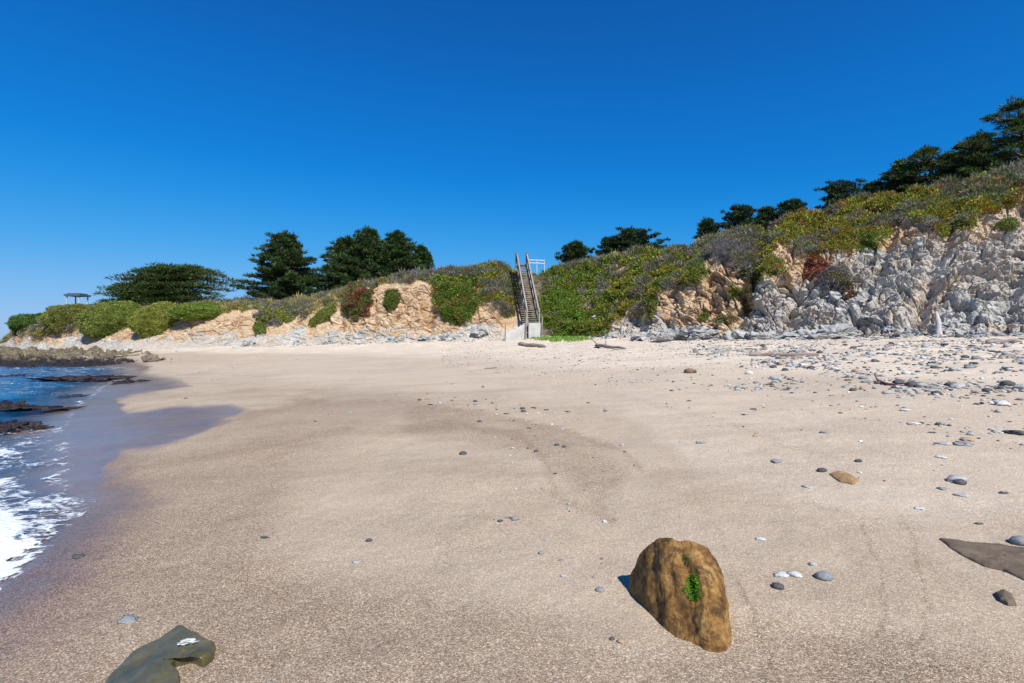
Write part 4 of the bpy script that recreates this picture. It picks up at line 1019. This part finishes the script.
# talus boulders at the cliff foot
GT = 'grey boulders at the cliff foot'
talus = [(905, 336, 26, 'grey block with squared top below the dark recess'), (873, 318, 22, 'dark sided block in front of the cliff rib'), (858, 302, 18, 'upper pale block wedged on the cliff rib'),
         (838, 300, 26, 'pale angular block below the purple grey bush'), (890, 330, 16, 'grey block left of the squared one'), (952, 330, 34, 'broad pale slab behind the bleached upright log'),
         (832, 341, 56, 'smooth pale blue grey mound of rock at cliff foot'), (800, 338, 40, 'low grey ledge left of the smooth pale mound'), (765, 340, 36, 'low pale ledge at cliff foot under pointed tan rock'),
         (700, 334, 40, 'grey boulder under the tiny olive bush'), (672, 340, 34, 'light grey slab at foot of the rib'), (645, 338, 26, 'grey slab right of the green strip'), (612, 335, 16, 'pale rounded block beside green plants'),
         (597, 318, 10, 'pale stone poking from green plants right of stairs'), (740, 338, 30, 'flat grey ledge below the tan scar'), (480, 332, 30, 'pale grey ledge left of the concrete wall'),
         (452, 336, 34, 'pale slab below wide ice plant cushion'), (425, 338, 28, 'pale rock below cliff left of the wide cushion'), (395, 341, 26, 'low pale rock under the tan cliff face'), (330, 340, 24, 'pale rock at the foot of olive strip'),
         (300, 341, 20, 'small pale rock on the far sand edge'), (250, 342, 26, 'pale rock under small green bush'), (1000, 326, 30, 'grey slab at the right end of cliff foot'), (978, 338, 22, 'low grey slab among stones right of bleached log')]
for i, (px, py, w, lab) in enumerate(talus):
    w = w*(.55 if px < 500 else .85); p, nn = surf(px, py); d = p[1]; W = w/F*d
    if py > 325:
        r_ = math.hypot(p[0], p[1]); q = p*(1-.5/r_); p = np.array([q[0], q[1], g1(q[0], q[1])]) if py > 334 else p
    rock('talus_boulder', p, (W, W*.8, W*(.62 if w < 30 else .42)), M_TALUS, 40+i, lab, 'boulder', GT, sub=5, facet=.5, rough=.16, rotz=rng.uniform(-.4, .4), sink=.5, freq=1.6, flat=True)

# driftwood
def log_(name, pts, r0, r1, mat, label, cat='driftwood', branches=()):
    pts = np.array(pts, float); c = pts[0].copy()
    t = np.linspace(0, 1, 16); path = np.stack([np.interp(t, np.linspace(0, 1, len(pts)), pts[:, k]) for k in range(3)], 1)-c
    path[:, 2] += .015*np.sin(t*11+c[0])*r0*10; rad = np.interp(t, [0, 1], [r0, r1])*(1+.10*np.sin(t*17+c[1])); rad[0] *= .75; rad[-1] *= .5
    A = Acc(); V, Fc = tube(path, rad, 9); A.add(V, Fc)
    for e in (0, -1):
        cen = path[e]; idx = np.arange(9)+(0 if e == 0 else (len(path)-1)*9); 
        Vc = np.concatenate([V[idx], [cen]]); A.add(Vc, [[k, (k+1) % 9, 9, 9] for k in range(9)])
    for (a, v, l, rr) in branches:
        p0 = path[int(a*15)]; V2, F2 = tube([p0, p0+np.array(v)*l*.5, p0+np.array(v)*l+np.array([0, 0, .03])], [rr, rr*.7, rr*.3], 6); A.add(V2, F2)
    V, Fc, _ = A.get(); V = V+.12*r0*fbm(V*6, 2)[:, None]
    o = link(name, mesh_arrays(name, V, Fc, smooth=True), mat, tuple(c)); tag(o, label, cat); return o
def gpt(px, py, dz=0):
    x, y, z = on_ground(px, py); return (x, y, z+dz)
log_('driftwood_log', [gpt(749, 357, .06), gpt(782, 356.5, .07), gpt(819, 356, .05)], .10, .06, M_DRIFT, 'long thin brown driftwood log lying on sand before the cliff')
a = gpt(519, 346, .08); b = gpt(546, 347.5, .07)
log_('driftwood_log', [a, b], .16, .12, M_DRIFT, 'short thick brown log on the sand under the stair footing')
log_('driftwood_branch', [gpt(596, 347.5, .12), gpt(608, 349, .10), gpt(626, 350, .06)], .13, .05, M_DRIFT, 'forked dark driftwood branch on sand right of the green strip', branches=((.15, (-.7, -.2, .6), .7, .06), (.4, (.1, .1, .9), .45, .04)))
log_('red_branch', [gpt(878, 386, .04), gpt(888, 389, .025), gpt(911, 391.5, .02)], .035, .012, M_RED, 'thin reddish branch lying on sand among grey stones', branches=((.05, (-.3, .2, .7), .18, .02),))
log_('driftwood_stick', [gpt(903, 387.2, .03), gpt(921, 386.8, .03)], .03, .02, M_DRIFT, 'short pale brown stick beyond the reddish branch')
x, y, z = on_ground(941, 336); 
log_('upright_log', [(x-.12, y, z-.1), (x-.02, y+.12, z+.6), (x+.06, y+.35, z+1.2)], .17, .06, M_BLEACH, 'bleached white log standing upright against the grey cliff', 'log')
log_('driftwood_log', [gpt(986, 343, .05), gpt(1022, 342, .06)], .10, .07, M_DRIFT, 'brown driftwood log among flat stones at the right edge')
log_('driftwood_stick', [gpt(484, 368.5, .02), gpt(497, 367.8, .02)], .03, .02, M_DRIFT, 'small dark stick alone on pale sand below the stairs')
log_('driftwood_stick', [gpt(1000, 357, .02), gpt(1024, 355, .02)], .05, .03, M_DRIFT, 'dark stick lying across stones near the right edge')

# ------------------------------------------------------------------ loose stones
PROTO = {}
def proto(shape, colr):
    k = (shape, colr, random.randrange(3))
    if k not in PROTO:
        Vs, Fs = ICO3; s = 7.7*len(PROTO)+3
        w, e = worley(Vs*1.2+s, 1.); r = 1+(.45 if shape != 'round' else .10)*w+.07*fbm(Vs*2+s, 3)
        V = Vs*r[:, None]*.5*{'round': np.array([1, .8, .55]), 'flat': np.array([1, .72, .26]), 'block': np.array([1, .75, .5])}[shape]
        me = mesh_arrays('stone', V, Fs, smooth=True); me.materials.append(M_STONES[colr]); PROTO[k] = me
    return PROTO[k]
def stone(px, py, wpx, shape, colr, label, group=None, rot=None, name='pebble', cat='stone', p=None):
    x, y, z = on_ground(px, py) if p is None else p[:3]
    w = wpx/F*y if wpx else p[3]
    o = bpy.data.objects.new(name, proto(shape, colr)); COL.objects.link(o)
    hz = {'round': .55, 'flat': .26, 'block': .5}[shape]*w
    o.location = (x, y, z+hz*.22); o.scale = (w, w, w); o.rotation_euler = (random.uniform(-.12, .12), random.uniform(-.12, .12), random.uniform(-.5, .5) if rot is None else rot)
    return tag(o, label, cat, group)
named = [
    (600, 597, 9, 'round', 'blue', 'blue grey pebble in the sand just left of the boulder shadow'),
    (612, 646, 6, 'round', 'dark', 'tiny dark pebble below left of the boulder, the left of a close pair'),
    (621, 649, 8, 'round', 'tan', 'brown round pebble below left of the boulder, beside a tinier dark one'),
    (782, 583, 15, 'flat', 'white', 'left half of a cracked whitish flat stone'),
    (795, 583.5, 14, 'flat', 'white', 'pointed right half of a cracked whitish flat stone'),
    (778, 594, 12, 'round', 'dark', 'dark grey pebble just below the cracked white stone'),
    (824, 588, 17, 'round', 'blue', 'blue grey oval pebble right of the cracked white stone'),
    (813, 574, 8, 'round', 'grey', 'small grey pebble above and right of cracked white stone'),
    (1021, 551, 18, 'round', 'blue', 'large blue grey pebble behind the buried brown rock'),
    (761, 547, 10, 'flat', 'white', 'whitish flat pebble alone above the cracked white stone'),
    (919, 514, 9, 'flat', 'white', 'small white chip halfway to the buried brown rock'),
    (962, 501, 12, 'flat', 'grey', 'pale grey flat stone right of the white chip'),
    (979, 531, 7, 'flat', 'dark', 'tiny dark stone above the buried brown rock'),
    (776, 467, 12, 'flat', 'blue', 'blue grey flat stone left of flat ochre rock'),
    (822, 477, 9, 'round', 'dark', 'dark pebble touching the left end of flat ochre rock'),
    (808, 494, 9, 'flat', 'grey', 'pale stone below left of the flat ochre rock'),
    (941, 463, 10, 'flat', 'white', 'bright white flat stone on the right side sand'),
    (960, 488, 12, 'round', 'dark', 'dark rounded stone right of the flat ochre rock'),
    (943, 494, 9, 'flat', 'blue', 'blue grey chip left of the dark rounded stone'),
    (1017, 438, 18, 'flat', 'dark', 'large dark flat stone at the right photo edge'),
    (964, 450, 16, 'flat', 'blue', 'blue flat stone beside an ochre patch of rock'),
    (967, 446, 14, 'flat', 'tan', 'flat ochre stone behind the blue flat stone'),
    (943, 450, 13, 'flat', 'grey', 'pale grey stone left of the blue and ochre pair'),
    (913, 431, 12, 'flat', 'white', 'pale flat stone in the middle of right side gravel'),
    (700, 447, 9, 'flat', 'blue', 'blue grey stone alone left of the right side gravel'),
    (128, 621, 17, 'flat', 'blue', 'dark blue slate pebble above the olive flat rock'),
    (79, 558, 12, 'flat', 'dark', 'dark wet pebble beside the foam edge'),
    (369, 541, 7, 'round', 'dark', 'dark pebble alone on the sand left of centre'),
    (356, 562, 8, 'flat', 'grey', 'pale grey chip below the lone dark pebble'),
    (265, 538, 8, 'flat', 'dark', 'dark flat pebble on left centre sand'),
    (515, 523, 9, 'round', 'blue', 'dark blue pebble, lowest of the central scatter'),
    (463, 457, 8, 'round', 'dark', 'dark pebble in the middle of the wide sand hollow'),
    (541, 558, 6, 'round', 'blue', 'small blue pebble between the boulder and central scatter'),
    (563, 581, 6, 'round', 'grey', 'small grey pebble left of the boulder top'),
    (1004, 498, 8, 'flat', 'dark', 'small dark chip near the right photo edge'),
    (690, 375, 12, 'block', 'rust', 'rusty brown block on far sand below the grey boulders'),
]
for a in named: stone(*a)
# the rest of the stones: sampled over the beach, the largest ones as things
def density(px, py):
    d = 0*px
    d += .55*poly_mask(px, py, [(650, 346), (1100, 332), (1100, 405), (960, 398), (860, 380), (740, 362)], 8)
    d += .32*poly_mask(px, py, [(780, 370), (1100, 390), (1100, 450), (900, 430), (820, 400), (740, 385)], 14)
    d += .10*poly_mask(px, py, [(700, 370), (1100, 430), (1100, 520), (860, 480), (700, 440), (650, 400)], 20)
    d += .30*poly_mask(px, py, [(430, 395), (600, 420), (650, 470), (640, 520), (600, 590), (500, 560), (440, 500), (450, 440)], 22)
    d += .13*poly_mask(px, py, [(440, 346), (800, 346), (800, 392), (600, 385), (440, 366)], 6)
    d += .006
    return d
n = 430000
rr = np.sqrt(rng.uniform(3.0**2, 56**2, n)); tt = np.radians(rng.uniform(-34, 49, n)); X = rr*np.sin(tt); Y = rr*np.cos(tt)
Z = ground(X, Y); px, py = proj(X, Y, Z); dn = density(px, py)*(shore_s(X, Y) > 2)
jj = np.array([int(np.argmin(np.abs(TH-t))) for t in np.degrees(tt[:1])])
rb = np.interp(np.degrees(tt), TH, RB)
clump = sstep(-.15, .35, fbm(np.stack([X, Y, 0*X], 1)*.55+61, 3))
nb_ = np.exp(-((rb-rr-.8)/1.1)**2)*(px > 180)*(px < 1040); dn = dn+.55*nb_
ok = (rng.random(n) < dn*(.25+.95*clump)*.35) & (rr < rb+.2)
nbk = nb_[ok]; X, Y, Z, px, py, dn = X[ok], Y[ok], Z[ok], px[ok], py[ok], dn[ok]; n = len(X)
size = np.exp(rng.normal(math.log(.04), .55, n))*np.where((dn > .45) & (px > 690), 1.45, np.where((dn > .2) & (px > 690), 1.15, np.where(px < 690, 1.0, .72))); size = np.clip(size, .012, np.where(px < 690, .085, .21))
size *= np.clip(np.hypot(X, Y)/9, .55, 1.2)*(1+.9*nbk)
hexc = np.hypot(px-686, py-600) < 75
X, Y, Z, px, py, dn, size = [q[~hexc] for q in (X, Y, Z, px, py, dn, size)]; n = len(X)
app = size/np.hypot(X, Y); order = np.argsort(-app)
inview = (px > 2) & (px < 1022) & (py < 680)
cand = [i for i in order if inview[i]][:255]; cset = set(cand)
CN = {'grey': 'grey', 'blue': 'blue grey', 'dark': 'dark', 'white': 'whitish', 'tan': 'tan', 'rust': 'rusty brown'}
SN = {'round': 'rounded pebble', 'flat': 'flat stone', 'block': 'blocky stone'}
cols_ = rng.choice(['grey', 'blue', 'dark', 'white', 'tan', 'rust'], n, p=[.44, .15, .24, .08, .07, .02]); shp = rng.choice(['flat', 'round', 'block'], n, p=[.5, .25, .25])
mid_ = (px < 690) & (py < 680) & (rng.random(n) < .8); cols_[mid_] = 'dark'
for i in cand:
    c_, s_ = cols_[i], shp[i]
    if px[i] > 640 and py[i] < 372:
        where, grp = ('among the crowded stones below the bleached upright log' if px[i] > 900 else 'on the stony sand before the smooth pale rock mound' if px[i] > 790 else 'on the stony sand before the long thin log'), 'stones strewn along the cliff foot'
    elif px[i] > 700 and py[i] < 440:
        where, grp = ('in the gravel near the reddish branch' if px[i] < 950 else 'in the gravel right of the reddish branch'), 'loose stones on the right side sand'
    elif px[i] > 690:
        where, grp = ('on open sand around the flat ochre rock' if px[i] < 900 else 'on open sand right of flat ochre rock'), 'loose stones on the right side sand'
    elif py[i] < 395:
        where, grp = 'on pale far sand below the stairs', 'scattered stones on the far sand'
    elif px[i] > 420:
        where, grp = ('in the central scatter on the sand hollow' if py[i] < 500 else 'on the sand between central scatter and ochre boulder'), 'pebbles of the central scatter'
    else:
        where, grp = 'on bare sand of the left centre', 'few pebbles on the left sand'
    big = 'large ' if size[i] > .22 else 'small ' if size[i] < .05 else ''
    stone(0, 0, None, s_, c_, f'{big}{CN[c_]} {SN[s_]} {where}', grp, p=(X[i], Y[i], Z[i], size[i]), name='pebble' if size[i] < .12 else 'beach_stone')
rest = np.array([i for i in range(n) if i not in cset])
def stuff_stones(idx):
    bm = bmesh.new(); bmesh.ops.create_icosphere(bm, subdivisions=2, radius=.5)
    Vs = np.array([v.co[:] for v in bm.verts]); Fs = np.array([[v.index for v in f.verts] for f in bm.faces]); bm.free()
    m = len(idx); k = len(Vs); ph = rng.uniform(0, 50, m)
    V = np.repeat(Vs[None], m, 0); nz = fbm((V*2.4+ph[:, None, None]).reshape(-1, 3), 2).reshape(m, k, 1)
    V = V*(1+.38*nz)*size[idx][:, None, None]*np.stack([np.ones(m), rng.uniform(.6, .95, m), rng.uniform(.22, .6, m)], 1)[:, None]
    a = rng.uniform(0, 6.28, m)[:, None]; V = np.stack([V[..., 0]*np.cos(a)-V[..., 1]*np.sin(a), V[..., 0]*np.sin(a)+V[..., 1]*np.cos(a), V[..., 2]], -1)
    V += np.stack([X[idx], Y[idx], Z[idx]+size[idx]*.08], 1)[:, None]
    Fc = (Fs[None]+np.arange(m)[:, None, None]*k).reshape(-1, 3)
    pal = np.array({'g': (.30, .305, .295), 'b': (.19, .21, .225), 'd': (.075, .075, .08), 'w': (.58, .57, .54), 't': (.36, .26, .17), 'r': (.22, .12, .08)}[x_] if 0 else {'g': (.30, .305, .295)}['g'])
    P6 = np.array([(.31, .315, .30), (.19, .21, .225), (.075, .075, .08), (.58, .57, .54), (.36, .26, .17), (.22, .12, .08)])
    C = P6[rng.choice(6, m, p=[.44, .13, .24, .07, .10, .02])]*np.exp(rng.normal(0, .2, (m, 1)))
    mt, nt, b, out = newmat('gravel'); nn = N(nt); nt.links.new(nn.attr('tint', True), b.inputs['Base Color']); b.inputs['Roughness'].default_value = .8
    o = mk('gravel', V.reshape(-1, 3), Fc, mt, cols=np.repeat(C, k, 0), smooth=True); tag(o, 'small loose gravel strewn over the sand', None, None, 'stuff')
stuff_stones(rest)

# ------------------------------------------------------------------ camera, light, sky
cam = bpy.data.cameras.new('camera'); cam.lens = 18; cam.sensor_width = 36; cam.clip_end = 20000; cam.clip_start = .05
co = bpy.data.objects.new('camera', cam); COL.objects.link(co); co.location = (0, 0, EYE); co.rotation_euler = (R(90), 0, 0); S.camera = co
EL, ROT = 47, 154
sd = Vector((math.sin(R(ROT))*math.cos(R(EL)), math.cos(R(ROT))*math.cos(R(EL)), math.sin(R(EL))))
sun = bpy.data.lights.new('sun', 'SUN'); sun.energy = 5.0; sun.angle = R(.55); sun.color = (1, .955, .89)
so = bpy.data.objects.new('sun', sun); COL.objects.link(so); so.rotation_euler = sd.to_track_quat('Z', 'Y').to_euler(); so.location = (0, 0, 60)
W = bpy.data.worlds.new('World'); S.world = W; W.use_nodes = True; nt = W.node_tree; nt.nodes.clear(); n = N(nt)
sky = n.new('ShaderNodeTexSky', _sky_type='NISHITA'); sky.sun_disc = False; sky.sun_elevation = R(EL); sky.sun_rotation = R(ROT); sky.air_density = 1.0; sky.dust_density = .2; sky.ozone_density = 2.0; sky.altitude = 0
# the deep polarised blue of this sky: each channel of the sky texture gets its own response curve
sp_ = n.new('ShaderNodeSeparateColor'); nt.links.new(sky.outputs[0], sp_.inputs[0]); cb_ = n.new('ShaderNodeCombineColor')
for k_, pts_ in enumerate(([(0, 0), (.5, .04), (1.3, 0.05), (1.9, .08), (3.0, .40), (6.0, 1.8), (30, 8)], [(0, 0), (.9, .34), (1.27, .62), (1.74, .98), (2.2, 1.32), (2.9, 1.75), (3.9, 2.4), (7.7, 4.0), (30, 9)], [(0, 0), (2.3, 2.4), (2.96, 3.5), (3.6, 4.35), (4.3, 5.1), (5.5, 6.05), (7.5, 6.8), (30, 10)])):
    fc = n.new('ShaderNodeFloatCurve'); cm = fc.mapping; cv = cm.curves[0]
    for a_, b_ in pts_[1:-1]: cv.points.new(a_/30, b_/30)
    cv.points[0].location = (0, 0); cv.points[len(cv.points)-1].location = (1, pts_[-1][1]/30)
    for q_ in cv.points: q_.handle_type = 'AUTO_CLAMPED'
    cm.update()
    nt.links.new(n.math('MULTIPLY', sp_.outputs[k_], 1/30), fc.inputs['Value']); nt.links.new(n.math('MULTIPLY', fc.outputs[0], 30.), cb_.inputs[k_])
bg = n.new('ShaderNodeBackground'); bg.inputs[1].default_value = .10; nt.links.new(cb_.outputs[0], bg.inputs[0])
ow = n.new('ShaderNodeOutputWorld'); nt.links.new(bg.outputs[0], ow.inputs[0])
S.view_settings.view_transform = 'Standard'; S.view_settings.look = 'None'; S.view_settings.gamma = 1; S.view_settings.exposure = .31
S.render.engine = 'CYCLES'; S.cycles.max_bounces = 6; S.cycles.transparent_max_bounces = 8; S.cycles.use_denoising = True
